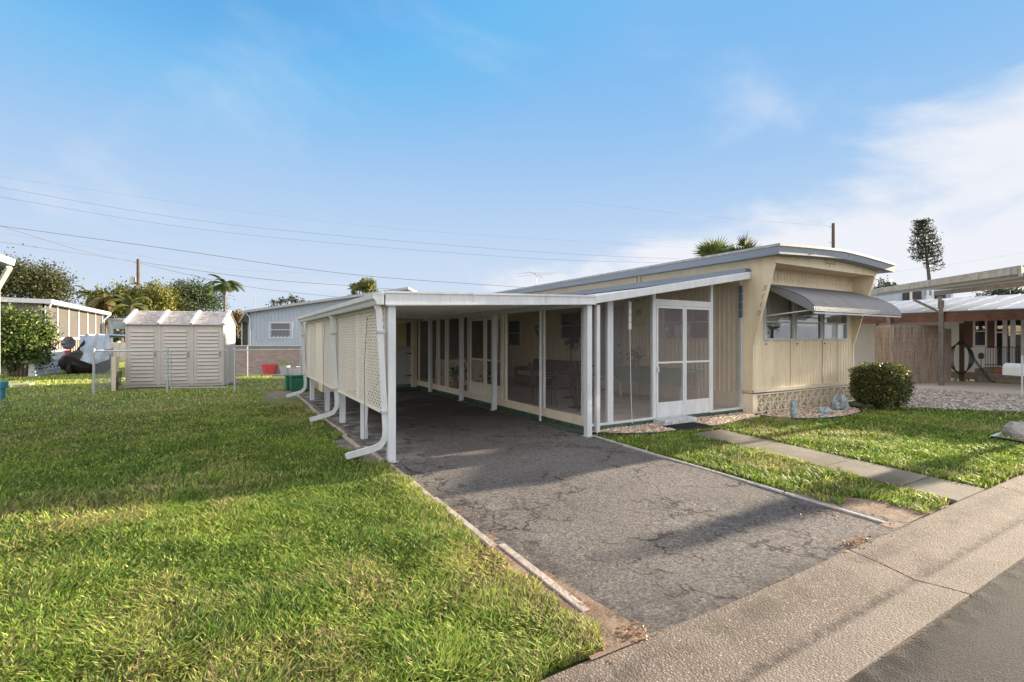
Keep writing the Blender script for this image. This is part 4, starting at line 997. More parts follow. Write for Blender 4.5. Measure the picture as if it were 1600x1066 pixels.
def tree(name, label, cat, base, h, rad, n, size, col, seed, trunk_r=.2, clumps=60, group=None, tip=None, cz_=None, spread=.3, limbs=7):
    base = Vector(base); t = thing(name, label, cat, base, group); r = random.Random(seed)
    cc = base+Vector((0, 0, cz_ if cz_ else h-rad[2]))
    mb = MB(); top = cc+Vector((0, 0, rad[2]*.3))
    mb.tube([base, base+(cc-base)*.5+Vector((r.uniform(-.2,.2), 0, 0)), cc, top], [trunk_r, trunk_r*.75, trunk_r*.5, trunk_r*.15], 8)
    for k in range(limbs):
        s = base.lerp(cc, r.uniform(.45, .95)); a = r.uniform(0, 6.28); e = cc+Vector((math.cos(a)*rad[0]*.75, math.sin(a)*rad[1]*.75, r.uniform(-.3, .8)*rad[2]))
        mb.tube([s, s.lerp(e, .5)+Vector((0, 0, -.1)), e], [trunk_r*.35, trunk_r*.22, trunk_r*.06], 6)
    mb.build('trunk', M['bark'], t, smooth=True)
    foliage('crown', t, cc, rad, n, clumps, size, col, seed, tip=tip, spread=spread); return t

# clipped shrub by the front wall
bs = thing('clipped_shrub', 'rounded clipped green shrub at the right corner of the home', 'shrub', (12.25, 5.05, 0))
mb = MB(); r = random.Random(2)
for k in range(16):
    a = r.uniform(0, 6.28); mb.tube([(12.25+.05*math.cos(a), 5.05+.05*math.sin(a), 0), (12.25+.25*math.cos(a), 5.05+.25*math.sin(a), .4), (12.25+.45*math.cos(a), 5.05+.45*math.sin(a), .85)], [.02, .012, .005], 5)
mb.build('stem', M['bark'], bs)
nn = 21000; d = rand_dirs(nn); rr_ = RNG.random(nn)**.28
pw = (np.abs(d)**4).sum(1)**(-.25)                      # boxy sphere
p = d*(pw*rr_)[:, None]*np.array([.47, .47, .43])*(1+.24*(vnoise(d[:, 0]*2+d[:, 2], d[:, 1]*2+d[:, 2], 2.2, 5)-.5)+.16*(RNG.random(nn) < .03)*RNG.random(nn))[:, None]+np.array([12.25, 5.05, .55])
k = p[:, 2] > .08; p = p[k]; d = d[k]
col = np.where((RNG.random(len(p)) < .30)[:, None], np.array([.22,.20,.06]), np.array([.065,.085,.028]))*RNG.uniform(.6, 1.4, (len(p), 1))
leaf_mesh('foliage', p, .045, col, M['leaf'], bs, .6, dirs=(d*.8+rand_dirs(len(p))))

# off to the right, outside the frame: the slender evergreen whose shade crosses the drive
tree('column_evergreen', 'slender dark evergreen on the verge right of the lawn', 'tree', (16.4, 2.15, 0), 3.05, (.42, .26, .75), 2600, .09, (.04,.07,.025), 77, .06, 40, cz_=2.25, limbs=4)

# left big bush
G0 = Vector((-7.9, 25.0, 0))
bb = thing('tall_hedge_bush', 'tall bright green leafy bush at the left by the driveway block wall', 'bush', P(32, 588, 19.8)*1.0)
bc = P(34, 535, 19.8); bc = (bc.x, bc.y, 1.32)
foliage('foliage', bb, bc, (1.2, 1.0, 1.75), 19000, 120, .13, (.05,.095,.02), 5, .26, .55, .45, tip=(.20,.23,.06))
mb = MB()
for k in range(6): mb.tube([(bc[0]+.1*k-.3, bc[1], -.02), (bc[0]+.3*(k-2.5), bc[1], 1.5)], [.05, .02], 6)
mb.build('stem', M['bark'], bb)

def GD(u, d): p = P(u, HOR, d); p.z = 0; return p
def topz(v, d): return CAMH+(HOR-v)/FPX*d
tree('dark_oak', 'big dark spreading tree behind the left screen house', 'tree', GD(30, 62), topz(397, 62), (6.2, 5.5, 4.6), 20000, .34, (.045,.06,.02), 11, .5, 110, 'trees beyond the yards', tip=(.10,.09,.03))
tree('broadleaf_tree', 'bright yellow green broad tree left of the utility pole', 'tree', GD(190, 46), topz(440, 46), (2.6, 2.2, 2.2), 9000, .26, (.10,.13,.03), 12, .2, 60, 'trees beyond the yards', tip=(.28,.25,.05))
tree('broadleaf_tree', 'yellow green tree right of the utility pole behind the shed', 'tree', GD(248, 47), topz(438, 47), (2.4, 2.2, 2.4), 8000, .26, (.13,.15,.03), 13, .2, 55, 'trees beyond the yards', tip=(.32,.28,.06))
tree('broadleaf_tree', 'darker grey green tree above the right half of the shed', 'tree', GD(300, 50), topz(432, 50), (3.4, 3.0, 2.7), 9500, .24, (.045,.075,.03), 14, .2, 60, 'trees beyond the yards', tip=(.10,.12,.05), spread=.24)
tree('broadleaf_tree', 'small lit tree rising just above the carport roof corner', 'tree', GD(567, 42), topz(430, 42), (1.3, 1.2, 1.5), 3200, .24, (.10,.12,.03), 15, .14, 34, 'trees beyond the yards', tip=(.25,.22,.06), spread=.24)
tree('broadleaf_tree', 'sparse thin tree above the grey house roof', 'tree', GD(450, 60), topz(460, 60), (2.6, 2.0, 1.3), 900, .30, (.06,.07,.03), 16, .12, 26, 'trees beyond the yards', spread=.18)
tree('broadleaf_tree', 'tree showing between the white roof and upper carport at the far right', 'tree', GD(1578, 60), topz(448, 60), (4.2, 4, 2.2), 7000, .34, (.05,.06,.03), 17, .25, 50, 'trees beyond the yards')
tree('broadleaf_tree', 'tiny treetop beside the right roof corner of the mobile home', 'tree', GD(1384, 70), topz(436, 70), (1.6, 1.6, 2.0), 1500, .34, (.05,.06,.03), 18, .2, 30, 'trees beyond the yards')
tree('broadleaf_tree', 'low green tree behind the neighbour white roof', 'tree', GD(1430, 50), topz(478, 50), (4.5, 3, 1.6), 5000, .30, (.07,.10,.03), 19, .2, 50, 'trees beyond the yards')
tree('round_shrub', 'dense green shrub right of the shed by the grey house', 'shrub', GD(362, 26), topz(519, 26), (.62, .6, .8), 5000, .10, (.04,.09,.02), 20, .05, 40, cz_=1.05)
tree('broadleaf_tree', 'orange tinged tree between the shed and the grey house', 'tree', GD(370, 55), topz(480, 55), (1.8, 1.8, 1.6), 3000, .26, (.16,.11,.03), 24, .12, 34, 'trees beyond the yards')
# far woodland behind everything
cen = []; r_ = np.random.default_rng(9)
for k in range(150):
    th = R(-24)+k/149*R(116); dd_ = 105+r_.uniform(-8, 8); h_ = r_.uniform(2.8, 5.0)
    c_ = np.array([dd_*math.sin(th), dd_*math.cos(th), h_*.5]); cen.append(c_+r_.normal(size=(240, 3))*np.array([2.2, 2.2, h_*.28]))
cen = np.concatenate(cen); cen[:, 2] = np.abs(cen[:, 2])
o = leaf_mesh('distant_woodland', cen, .8, np.array([.05,.065,.03])*RNG.uniform(.6, 1.4, (len(cen), 1)), M['leaf']); o['kind'] = 'stuff'

# palms
def palm(name, label, base, h, nf, L_, seed, trunk_r=.14, droop=1.0, col=(.10,.14,.03), group=None, lean=(0, 0), lw=.05, ll=.55):
    base = Vector(base); t = thing(name, label, 'palm', base, group); r = random.Random(seed); top = base+Vector((lean[0], lean[1], h))
    MB().tube([base, base.lerp(top, .5)+Vector((lean[0]*-.15, 0, 0)), top], [trunk_r*1.3, trunk_r, trunk_r*.8], 9).build('trunk', M['bark'], t, smooth=True)
    V = []; Fn = []; C = []; rb = MB()
    for k in range(nf):
        a = k*2.399+r.uniform(-.2, .2); el = r.uniform(-.3, 1.35); d = Vector((math.cos(a)*math.cos(el), math.sin(a)*math.cos(el), math.sin(el))); L = L_*r.uniform(.8, 1.1)
        pts_ = []; p = top.copy(); v_ = d.copy(); steps = 16
        for s_ in range(steps+1): pts_.append(p.copy()); v_ = (v_+Vector((0, 0, -.085*droop*(1+s_*.06)))).normalized(); p = p+v_*L/steps
        rb.tube(pts_, [.02*(1-i/steps)+.006 for i in range(steps+1)], 4)
        cc = np.array(col)*r.uniform(.6, 1.5)
        if el < -.05 and r.random() < .6: cc = np.array((.26,.17,.07))
        for s_ in range(2, steps):
            t_ = (pts_[s_+1]-pts_[s_]).normalized(); sd = t_.cross(Vector((0, 0, 1)))
            if sd.length < .1: sd = Vector((1, 0, 0))
            sd.normalize(); ln = ll*math.sin(math.pi*(s_/steps*.85+.1))*L_/2
            for sg in (-1, 1):
                for q in (0, .5):
                    b = pts_[s_].lerp(pts_[s_+1], q); e = b+(sd*sg*.8+t_*.7+Vector((0, 0, -.35*droop)))*ln; w_ = t_*lw*.5
                    i = len(V); V += [b-w_, b+w_, e]; Fn.append(3); C += [cc*r.uniform(.8, 1.2)]*3
    rb.build('frond_stalk', M['bark'], t)
    np_mesh('fronds', np.array([tuple(v_) for v_ in V]), np.array(Fn), np.arange(len(V)), M['leaf'], t, np.array(C)); return t
palm('coconut_palm', 'tall coconut palm rising behind the right end of the shed', GD(351, 40), topz(443, 40), 15, 1.65, 3, .10, .8, (.10,.14,.04), lw=.12)
palm('coconut_palm', 'left feathery palm between the screen house and the utility pole', GD(140, 48), topz(463, 48), 13, 1.7, 5, .12, 1.1, (.13,.13,.035), 'small palms behind the shed', lw=.12)
palm('coconut_palm', 'orange tinged palm just left of the utility pole', GD(165, 44), topz(468, 44), 12, 1.7, 6, .12, 1.2, (.20,.15,.04), 'small palms behind the shed', lw=.12)
palm('coconut_palm', 'broad drooping palm behind the roof of the shed at its left', GD(205, 40), topz(480, 40), 13, 2.0, 8, .12, 1.2, (.12,.14,.035), 'small palms behind the shed', lw=.12)
def fan_palm(label, base, h, seed, crown=1.0):
    base = Vector(base); t = thing('fan_palm', label, 'palm', base, 'fan palms behind the mobile home'); r = random.Random(seed); top = base+Vector((0, 0, h))
    MB().tube([base, top], [.2, .17], 9).build('trunk', M['bark'], t, smooth=True); V = []; C = []
    for k in range(26):
        a = k*2.399; el = r.uniform(-.3, 1.45); d = Vector((math.cos(a)*math.cos(el), math.sin(a)*math.cos(el), math.sin(el))); hub = top+d*r.uniform(.5, .9)*crown
        sd = d.cross(Vector((0, 0, 1))).normalized() if abs(d.z) < .98 else Vector((1, 0, 0)); cc = np.array((.085,.11,.035))*r.uniform(.6, 1.5)
        for q in range(15):
            f = (q/14-.5)*2.6; dr_ = (d*math.cos(f)+sd*math.sin(f)).normalized(); e = hub+dr_*r.uniform(.7, 1.0)*crown+Vector((0, 0, -.12)); w_ = dr_.cross(d.cross(sd)).normalized()*.022
            w_ = w_*2.2; m_ = hub.lerp(e, .45); V += [hub, m_+w_, e, m_-w_]; C += [cc*r.uniform(.8, 1.25)]*4
    np_mesh('fronds', np.array([tuple(v_) for v_ in V]), np.full(len(V)//4, 4), np.arange(len(V)), M['leaf'], t, np.array(C)); return t
fan_palm('darker fan palm whose crown rises over the roof at its left', GD(1118, 27), topz(420, 27), 4, 1.15)
fan_palm('yellow green fan palm crown just right of the other fan palm', GD(1157, 27), topz(413, 27), 9, 1.1)
# norfolk pine
def norfolk(u, d):
    base = GD(u, d); H = topz(342, d); t = thing('norfolk_pine', 'tall sparse leaning pine standing alone at the right', 'tree', base); r = random.Random(4)
    lean = RT*(-1.9); at = lambda z: base+lean*((z/H)**1.5)+Vector((0, 0, z))
    mb = MB(); mb.tube([at(H*k/8) for k in range(9)], [.42-.045*k for k in range(9)], 8)
    V = []; C = []; z = H*.60; cen = []
    while z < H*.99:
        f = (z-H*.60)/(H*.40); L = 2.4*(.55+.9*f-1.35*f*f+.05)*1.0 if f < .9 else 1.1-6*(f-.9)*.8
        L = max(.35, L)
        for k in range(8):
            if r.random() < .15+(.45 if f < .25 else 0): continue
            a = k*.785+z*1.7; e = at(z)+Vector((math.cos(a)*L, math.sin(a)*L, .15*L)); s_ = at(z); mb.tube([s_, s_.lerp(e, .5)+Vector((0, 0, -.12)), e], [.05, .035, .015], 4)
            for q in range(30): tq = r.uniform(.3, 1.05); p_ = s_.lerp(e, tq); cen.append((p_.x+r.gauss(0, .14), p_.y+r.gauss(0, .14), p_.z+r.gauss(0, .09)+.06))
        z += .50
    mb.build('trunk', M['bark'], t, smooth=True)
    cen = np.array(cen); leaf_mesh('crown', cen, .38, np.array([.045,.05,.03])*RNG.uniform(.6, 1.4, (len(cen), 1)), M['leaf'], t, .35)
norfolk(1460, 70)

# ------------------------------------------------------------------ chain link fence, shed and things at the back left
fl = thing('chain_link_fence', 'grey galvanised chain link fence in front of the shed', 'fence', (-1.6, 17.0, 0))
def chain(mb, a, b, z0, z1, pitch=.085, r_=.0014):
    a = Vector(a); b = Vector(b); d = (b-a); L = d.length; d.normalize(); nrm = Vector((-d.y, d.x, 0))
    H = z1-z0
    for sg in (1, -1):
        s_ = -H
        while s_ < L+H:
            q0, q1 = (s_, z0), (s_+H, z1)
            if sg < 0: q0, q1 = (s_+H, z0), (s_, z1)
            (xa, za), (xb, zb) = q0, q1
            lo, hi = 0.0, 1.0
            dx = xb-xa
            for lim, side in ((0, 1), (L, -1)):
                fa = (xa-lim)*side; fb = (xb-lim)*side
                if fa < 0 and fb < 0: lo = 2
                elif fa < 0: lo = max(lo, fa/(fa-fb))
                elif fb < 0: hi = min(hi, fa/(fa-fb))
            if lo < hi:
                p = a+d*(xa+dx*lo)+Vector((0, 0, za+(zb-za)*lo)); q = a+d*(xa+dx*hi)+Vector((0, 0, za+(zb-za)*hi)); o_ = nrm*(.004*sg)
                mb.tube([p+o_, q+o_], r_, 3, False)
            s_ += pitch
def fpost(x, y, h=1.25, r_=.03):
    q = MB(); q.tube([(x, y, -.05), (x, y, h)], r_, 10); q.rock((x, y, h), r_*1.15, r_*1.15, r_, 1, .0, 10); q.build('post', M['galv'], fl, smooth=True)
A_ = (-3.22, 17.25); B_ = (-1.56, 17.15); G1 = (-1.47, 17.1); G2 = (-.05, 16.45); C_ = (.13, 16.35); E_ = (1.9, 16.1); A2 = (-3.35, 20.4)
for q in (A_, B_, C_, E_, A2): fpost(*q)
for a, b in ((A_, B_), (C_, E_), (A_, A2)):
    MB().tube([(a[0], a[1], 1.2), (b[0], b[1], 1.2)], .02, 8).build('top_rail', M['galv'], fl)
    mb = MB(); chain(mb, (a[0], a[1], 0), (b[0], b[1], 0), .03, 1.19); mb.build('mesh', M['galv_dark'], fl)
gt = thing('fence_gate', 'narrow chain link gate standing closed before the shed', 'gate', (G1[0], G1[1], 0))
mb = MB(); z0, z1 = .12, 1.2
mb.tube([(G1[0], G1[1], z0), (G1[0], G1[1], z1), (G2[0], G2[1], z1), (G2[0], G2[1], z0), (G1[0], G1[1], z0)], .018, 8); mb.build('frame', M['galv'], gt)
mb = MB(); chain(mb, (G1[0], G1[1], 0), (G2[0], G2[1], 0), z0, z1); mb.build('mesh', M['galv_dark'], gt)
# fence behind, towards the brick wall
fb = thing('chain_link_fence', 'far chain link fence along the top of the brick wall', 'fence', (1.0, 24, 0))
pa, pb_ = P(350, 588, 19.8), P(480, 588, 19.8); pa.z = pb_.z = 0
for q in (0, .28, .95): p_ = pa.lerp(pb_, q); MB().tube([p_, p_+Vector((0, 0, 1.28))], .028, 8).build('post', M['galv'], fb)
MB().tube([pa+Vector((0, 0, 1.25)), pb_+Vector((0, 0, 1.25))], .02, 8).build('top_rail', M['galv'], fb)
mb = MB(); chain(mb, pa, pb_, .05, 1.24, .12, .002); mb.build('mesh', M['galv_dark'], fb)
# shed
shd = thing('resin_shed', 'beige resin garden shed with three louvred doors behind the fence', 'shed', (-1.5, 19.0, 0))
SL, SR = Vector((-2.83, 19.25, 0)), Vector((-.17, 18.62, 0)); sx_ = (SR-SL).normalized(); sy_ = Vector((-sx_.y, sx_.x, 0)); SW = (SR-SL).length
def sp_(a, b, z): return tuple(SL+sx_*a+sy_*b+Vector((0, 0, z)))
def sbox(mb, a0, a1, b0, b1, z0, z1):
    i = len(mb.v); mb.v += [sp_(a, b, z) for z in (z0, z1) for a, b in ((a0, b0), (a1, b0), (a1, b1), (a0, b1))]
    mb.f += [tuple(i+k for k in q) for q in ((0,3,2,1),(4,5,6,7),(0,1,5,4),(1,2,6,5),(2,3,7,6),(3,0,4,7))]
mb = MB(); sbox(mb, 0, SW, .04, 1.5, 0, 2.03); mb.build('wall', M['shed'], shd)
mb = MB(); sbox(mb, -.03, SW+.03, .0, 1.55, 0, .06); mb.build('base', M['shed_roof'], shd)
dw = SW/3
for k in range(3):
    q = MB(); a0 = k*dw+.05; a1 = (k+1)*dw-.05
    sbox(q, a0, a1, -.005, .04, .09, 1.96)
    dq = q.build('door', M['shed'], shd)
    q = MB(); n_ = 14
    for j in range(n_):
        z = .2+j*(1.66/n_); i = len(q.v); s0, s1 = a0+.1, a1-.1
        q.v += [sp_(s0, -.006, z), sp_(s1, -.006, z), sp_(s1, -.035, z+.006), sp_(s0, -.035, z+.006), sp_(s0, -.006, z+.1), sp_(s1, -.006, z+.1)]
        q.f += [(i, i+1, i+2, i+3), (i+3, i+2, i+5, i+4), (i+1, i+5, i+2), (i, i+3, i+4)]
    q.build('louvre', M['shed'], dq)
    q = MB()
    for j in range(n_): z = .2+j*(1.66/n_); sbox(q, a0+.1, a1-.1, -.010, -.006, z-.014, z-.002)
    q.build('louvre_gap', M['shed_gap'], dq)
    q = MB(); sbox(q, a1-.07, a1-.04, -.03, -.006, .95, 1.12); q.build('handle', M['shed_gap'], dq)
for k in range(4):
    q = MB(); sbox(q, k*dw-.045 if k else 0, k*dw+.045 if k < 3 else SW, -.012, .04, .06, 2.03); q.build('pilaster', M['shed'], shd)
# roof: front slope and back slope, gables
q = MB(); i = 0
for (b0, z0, b1, z1) in ((-.08, 2.02, .75, 2.47), (1.62, 2.02, .75, 2.47)):
    q.poly([sp_(-.06, b0, z0), sp_(SW+.06, b0, z0), sp_(SW+.06, b1, z1), sp_(-.06, b1, z1)]); q.poly([sp_(-.06, b0, z0-.04), sp_(SW+.06, b0, z0-.04), sp_(SW+.06, b1, z1-.04), sp_(-.06, b1, z1-.04)])
q.poly([sp_(-.06, -.08, 1.98), sp_(SW+.06, -.08, 1.98), sp_(SW+.06, -.08, 2.02), sp_(-.06, -.08, 2.02)])
for a in (0, SW): q.poly([sp_(a, 0, 2.0), sp_(a, 1.55, 2.0), sp_(a, .75, 2.46)])
rf = q.build('roof', M['shed_roof'], shd)
q = MB(); r = random.Random(8)
for row in range(7):
    a = .05
    while a < SW-.1:
        L_ = r.uniform(.06, .2); near = min(abs(a-j*dw) for j in range(4))
        if near > .12 and r.random() < .78 and a+L_ < SW-.08:
            t0 = (row+.35)/7.2; t1 = t0+.05; f_ = lambda t: (-.08+.83*t, 2.03+.45*t)
            (b0, z0), (b1, z1) = f_(t0), f_(t1); q.poly([sp_(a, b0, z0), sp_(a+L_, b0, z0), sp_(a+L_, b1, z1), sp_(a, b1, z1)])
        a += L_+r.uniform(.03, .10)
q.build('shingle_mark', M['shed_gap'], rf)
for k in range(4):
    q = MB(); a = min(max(k*dw, .0), SW); q.beam(sp_(a, -.10, 2.03), sp_(a, .75, 2.50), .09, .05); q.build('roof_strap', M['white_old'], rf)
# leaning panel and cart by the shed
o = MB().prism([(-3.0, 0), (-2.9, 0), (-2.9, 1.02), (-3.0, .98)], 1, 18.2, 18.24); o.box(-3.0, -2.98, 18.24, 19.2, 0, 1.0); o = o.build('plywood_sheet', M['cream_trim']); tag(o, 'cream panel standing at the left side of the shed', 'panel')
ld = thing('folded_garden_cart', 'black wire cart folded between the panel and the shed', 'cart', (-2.9, 18.6, 0))
mb = MB()
for k in range(5): mb.tube([(-2.93+.012*k, 18.35+.1*k, .1), (-2.9+.01*k, 18.45+.1*k, .55)], .01, 4)
mb.build('frame', M['iron'], ld)
mb = MB(); mb.prism([(18.6+.12*math.cos(k*.4), .12+.12*math.sin(k*.4)) for k in range(16)], 0, -2.95, -2.92); mb.build('wheel', M['rubber'], ld)
# brick wall, tub, pots
def brickmat():
    m = bpy.data.materials.new('pinkish_brick'); m.use_nodes = True; n = m.node_tree.nodes; l = m.node_tree.links; b = n['Principled BSDF']; b.inputs['Roughness'].default_value = .9
    co = n.new('ShaderNodeTexCoord'); mp = n.new('ShaderNodeMapping'); l.new(co.outputs['Object'], mp.inputs[0]); mp.inputs['Rotation'].default_value = (R(90), 0, 0)
    bk = n.new('ShaderNodeTexBrick'); l.new(mp.outputs[0], bk.inputs[0]); bk.inputs['Scale'].default_value = 1; bk.inputs['Brick Width'].default_value = .21; bk.inputs['Row Height'].default_value = .075; bk.inputs['Mortar Size'].default_value = .008
    bk.inputs[1].default_value = (.24,.15,.13,1); bk.inputs[2].default_value = (.36,.26,.22,1); bk.inputs[3].default_value = (.34,.32,.31,1); l.new(bk.outputs[0], b.inputs[0]); return m
M['brick'] = brickmat()
w0_, w1_ = P(366, 583, 21.7), P(500, 583, 21.7); w0_.z = w1_.z = 0
bw = thing('brick_garden_wall', 'low pinkish brick wall behind the red tub', 'wall', w0_)
mb = MB(); mb.beam(w0_+Vector((0, 0, .58)), w1_+Vector((0, 0, .58)), .2, 1.16); mb.build('masonry', M['brick'], bw)
mb = MB(); mb.beam(w0_+Vector((0, 0, 1.19)), w1_+Vector((0, 0, 1.19)), .26, .06); mb.build('coping', M['tan_wall'], bw)
struct('back_yard_slab', MB().prism([((w0_-F*1.3).x, (w0_-F*1.3).y), ((w1_-F*1.3).x, (w1_-F*1.3).y), (w1_.x, w1_.y), (w0_.x, w0_.y)], 2, -.02, .01), M['concrete'])
tp = P(422, 583, 21.0); tp.z = .01
o = MB().lathe(tp, [(.26, 0), (.33, .36), (.36, .37), (.36, .41), (.31, .41), (.25, .05)], 20).build('plastic_tub', M['red_plastic'], smooth=True); tag(o, 'bright red plastic tub by the brick wall', 'tub')
for k, (u, s, lab) in enumerate(((445, .23, 'grey pot with pale plant next to the red tub'), (456, .18, 'second small grey pot from the red tub'), (463, .16, 'third small grey pot from the red tub'), (470, .2, 'small grey pot nearest the fence post'))):
    p_ = P(u, 583, 21.0); p_.z = .01; t = thing('flower_pot', lab, 'pot', p_, 'grey pots by the brick wall')
    MB().lathe(p_, [(s*.75, 0), (s, s*1.5), (s*1.05, s*1.6), (s*.9, s*1.6), (s*.85, s*1.4)], 16).build('pot', M['pot'], t, smooth=True)
    if k == 0: leaf_mesh('foliage', np.array(p_)+np.array([0, 0, .45])+RNG.normal(size=(160, 3))*np.array([.12, .12, .07]), .09, np.array([.25,.32,.08])*RNG.uniform(.6, 1.3, (160, 1)), M['leaf'], t)
# green utility boxes
def gbox(u, v, w_, h_, lab):
    p_ = G(u, v); t = thing('utility_box', lab, 'utility box', p_, 'green plastic boxes')
    MB().box(p_.x-w_/2, p_.x+w_/2, p_.y-.2, p_.y+.2, 0, h_-.05).build('body', M['green_plastic'], t, bevel=.02)
    MB().box(p_.x-w_/2-.015, p_.x+w_/2+.015, p_.y-.215, p_.y+.215, h_-.05, h_).build('lid', M['green_plastic'], t, bevel=.01)
    q = MB()
    for k in range(4): q.box(p_.x-w_/2+.05+k*(w_-.1)/3-.008, p_.x-w_/2+.05+k*(w_-.1)/3+.008, p_.y-.212, p_.y-.2, .05, h_-.08)
    q.build('rib', M['green_plastic'], t); return t
gbox(468, 610, .52, .46, 'dark green plastic box by the last downspout, larger of two'); gbox(452, 608, .20, .43, 'narrow green box left of the larger green one')
o = MB().box(-.15, .35, 19.4, 20.2, -.02, .012).build('paving_slab', mat('pink_paver', (.45,.22,.24), .8, .2, 9)); tag(o, 'pinkish paving slab beside the shed', 'paving slab')

# grey house
gh = thing('grey_house', 'blue grey panelled house with low white roof beyond the brick wall', 'house', (2, 26, 0))
q0, q1 = P(390, HOR, 24.5), P(640, HOR, 24.5); q0.z = q1.z = 0; gx = (q1-q0).normalized(); gy = Vector((-gx.y, gx.x, 0)); GW = (q1-q0).length
def gp(a, b, z): return tuple(q0+gx*a+gy*b+Vector((0, 0, z)))
def gq(mb, a0, a1, b0, b1, z0, z1):
    i = len(mb.v); mb.v += [gp(a, b, z) for z in (z0, z1) for a, b in ((a0, b0), (a1, b0), (a1, b1), (a0, b1))]
    mb.f += [tuple(i+k for k in q) for q in ((0,3,2,1),(4,5,6,7),(0,1,5,4),(1,2,6,5),(2,3,7,6),(3,0,4,7))]
zt = lambda a: 2.86+a*.14
mb = MB(); n_ = 44
wa0, wa1, wz0, wz1 = 1.02, 2.15, 1.6, 2.32
for k in range(n_):
    a, b = GW*k/n_, GW*(k+1)/n_; g_w = .012
    zs_ = [(0, zt(a))]
    if a > wa0 and b < wa1: zs_ = [(0, wz0), (wz1, zt(a))]
    for za, zb in zs_:
        mb.poly([gp(a, 0, za), gp(b-g_w, 0, za), gp(b-g_w, 0, zb+.1), gp(a, 0, zb)]); mb.poly([gp(b-g_w, 0, za), gp(b-g_w, .012, za), gp(b-g_w, .012, zb), gp(b-g_w, 0, zb)]); mb.poly([gp(b-g_w, .012, za), gp(b, .012, za), gp(b, .012, zb+.1), gp(b-g_w, .012, zb+.1)])
gq(mb, 0, .03, .01, 5, 0, 2.8); mb.build('wall', M['grey_wall'], gh)
mb = MB(); gq(mb, wa0-.05, wa0, -.02, .05, wz0-.05, wz1+.05); gq(mb, wa1, wa1+.05, -.02, .05, wz0-.05, wz1+.05); gq(mb, wa0, wa1, -.02, .05, wz0-.05, wz0); gq(mb, wa0, wa1, -.02, .05, wz1, wz1+.05); gq(mb, wa0, wa1, -.02, .04, 1.98, 2.01)
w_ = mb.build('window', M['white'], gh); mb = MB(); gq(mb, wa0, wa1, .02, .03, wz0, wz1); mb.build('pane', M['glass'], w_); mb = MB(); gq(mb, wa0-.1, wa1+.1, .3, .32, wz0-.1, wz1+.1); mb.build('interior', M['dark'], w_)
mb = MB(); i = len(mb.v)
mb.v += [gp(-.15, -.25, 2.84), gp(GW, -.25, zt(GW)+.02), gp(GW, 6, zt(GW)+.02), gp(-.15, 6, 2.84), gp(-.15, -.25, 2.96), gp(GW, -.25, zt(GW)+.14), gp(GW, 6, zt(GW)+.14), gp(-.15, 6, 2.96)]
mb.f += [tuple(i+k for k in q) for q in ((0,3,2,1),(4,5,6,7),(0,1,5,4),(1,2,6,5),(2,3,7,6),(3,0,4,7))]
gr_ = mb.build('roof', M['white_metal_roof'], gh)
# low left porch with lean-to roof
mb = MB(); i = 0
mb.poly([gp(-.1, -.25, 2.9), gp(-1.0, .8, 2.45), gp(-1.0, 5.5, 2.45), gp(-.1, 5.5, 2.9)]); mb.poly([gp(-.1, -.25, 2.8), gp(-1.0, .8, 2.35), gp(-1.0, 5.5, 2.35), gp(-.1, 5.5, 2.8)]); mb.poly([gp(-.1, -.25, 2.8), gp(-1.0, .8, 2.35), gp(-1.0, .8, 2.45), gp(-.1, -.25, 2.9)])
mb.build('porch_roof', M['white_metal_roof'], gh)
for a in (-.9, -.55, -.2): 
    mb = MB(); gq(mb, a, a+.05, .85, .9, 0, 2.45+(a+.9)*.4); mb.build('porch_post', M['white'], gh)
mb = MB(); gq(mb, -.9, -.05, 1.0, 1.02, 0, 2.4); mb.build('porch_screen', M['mesh_brown'], gh)
MB().tube([gp(-.1, -.2, 2.85), gp(.02, -.06, 2.65), gp(.05, -.05, 2.5), gp(.05, -.05, .1)], .035, 6).build('downspout', M['white'], gh)
MB().tube([gp(-.55, 1.5, 2.5), gp(-.55, 1.5, 3.9)], .02, 5).build('vent_pipe', M['galv'], gh)

# ------------------------------------------------------------------ left: screen house, covered boat, white blocks
lh = thing('screen_house', 'tan screened house with white roof edge and corner downspout at left', 'house', (-7.5, 30.7, 0))
X0 = -7.5; Y0, Y1 = 30.6, 42.8; Zt = 3.42
mb = MB(); mb.box(X0-9, X0, Y0, Y0+.1, 0, Zt-.2)
y = Y0+.1
while y < Y1: mb.box(X0-.1, X0-.02, y, y+.25, 0, 1.52); mb.box(X0-.1, X0-.06, y+.25, y+.45, 0, 1.52); y += .45
mb.build('wall', M['tan_wall'], lh)
MB().box(X0-.12, X0+.02, Y0, Y1, 1.50, 1.60).build('sill', M['white'], lh)
MB().box(X0-.09, X0-.05, Y0+.1, Y1, 1.6, Zt-.22).build('screen', M['mesh_brown'], lh)
y = Y0
while y < Y1+.1: MB().box(X0-.06, X0+.0, y, y+.16, 1.6, Zt-.2).build('mullion', M['white_old'], lh); y += 2.0
mb = MB(); mb.prism([(X0-9.2, Zt+.1), (X0+.35, Zt-.05), (X0+.35, Zt-.25), (X0-9.2, Zt-.1)], 1, Y0-.4, Y1+.5); mb.build('roof', M['white'], lh)
MB().tube([(X0+.3, Y0-.3, Zt-.25), (X0+.25, Y0-.25, Zt-.4), (X0-.6, Y0-.15, Zt-.75), (X0-.6, Y0-.12, .2)], .05, 6).build('downspout', M['white'], lh)
MB().tube([(X0+.3, Y1+.3, Zt-.25), (X0+.02, Y1+.1, Zt-.6), (X0+.02, Y1+.1, .2)], .05, 6).build('downspout', M['white'], lh)
MB().box(X0-4, X0-3.8, Y0-.03, Y0, .2, Zt-.3).build('corner_trim', M['white_old'], lh)
def at_(u, v, d, z=None): p_ = P(u, v, d); 
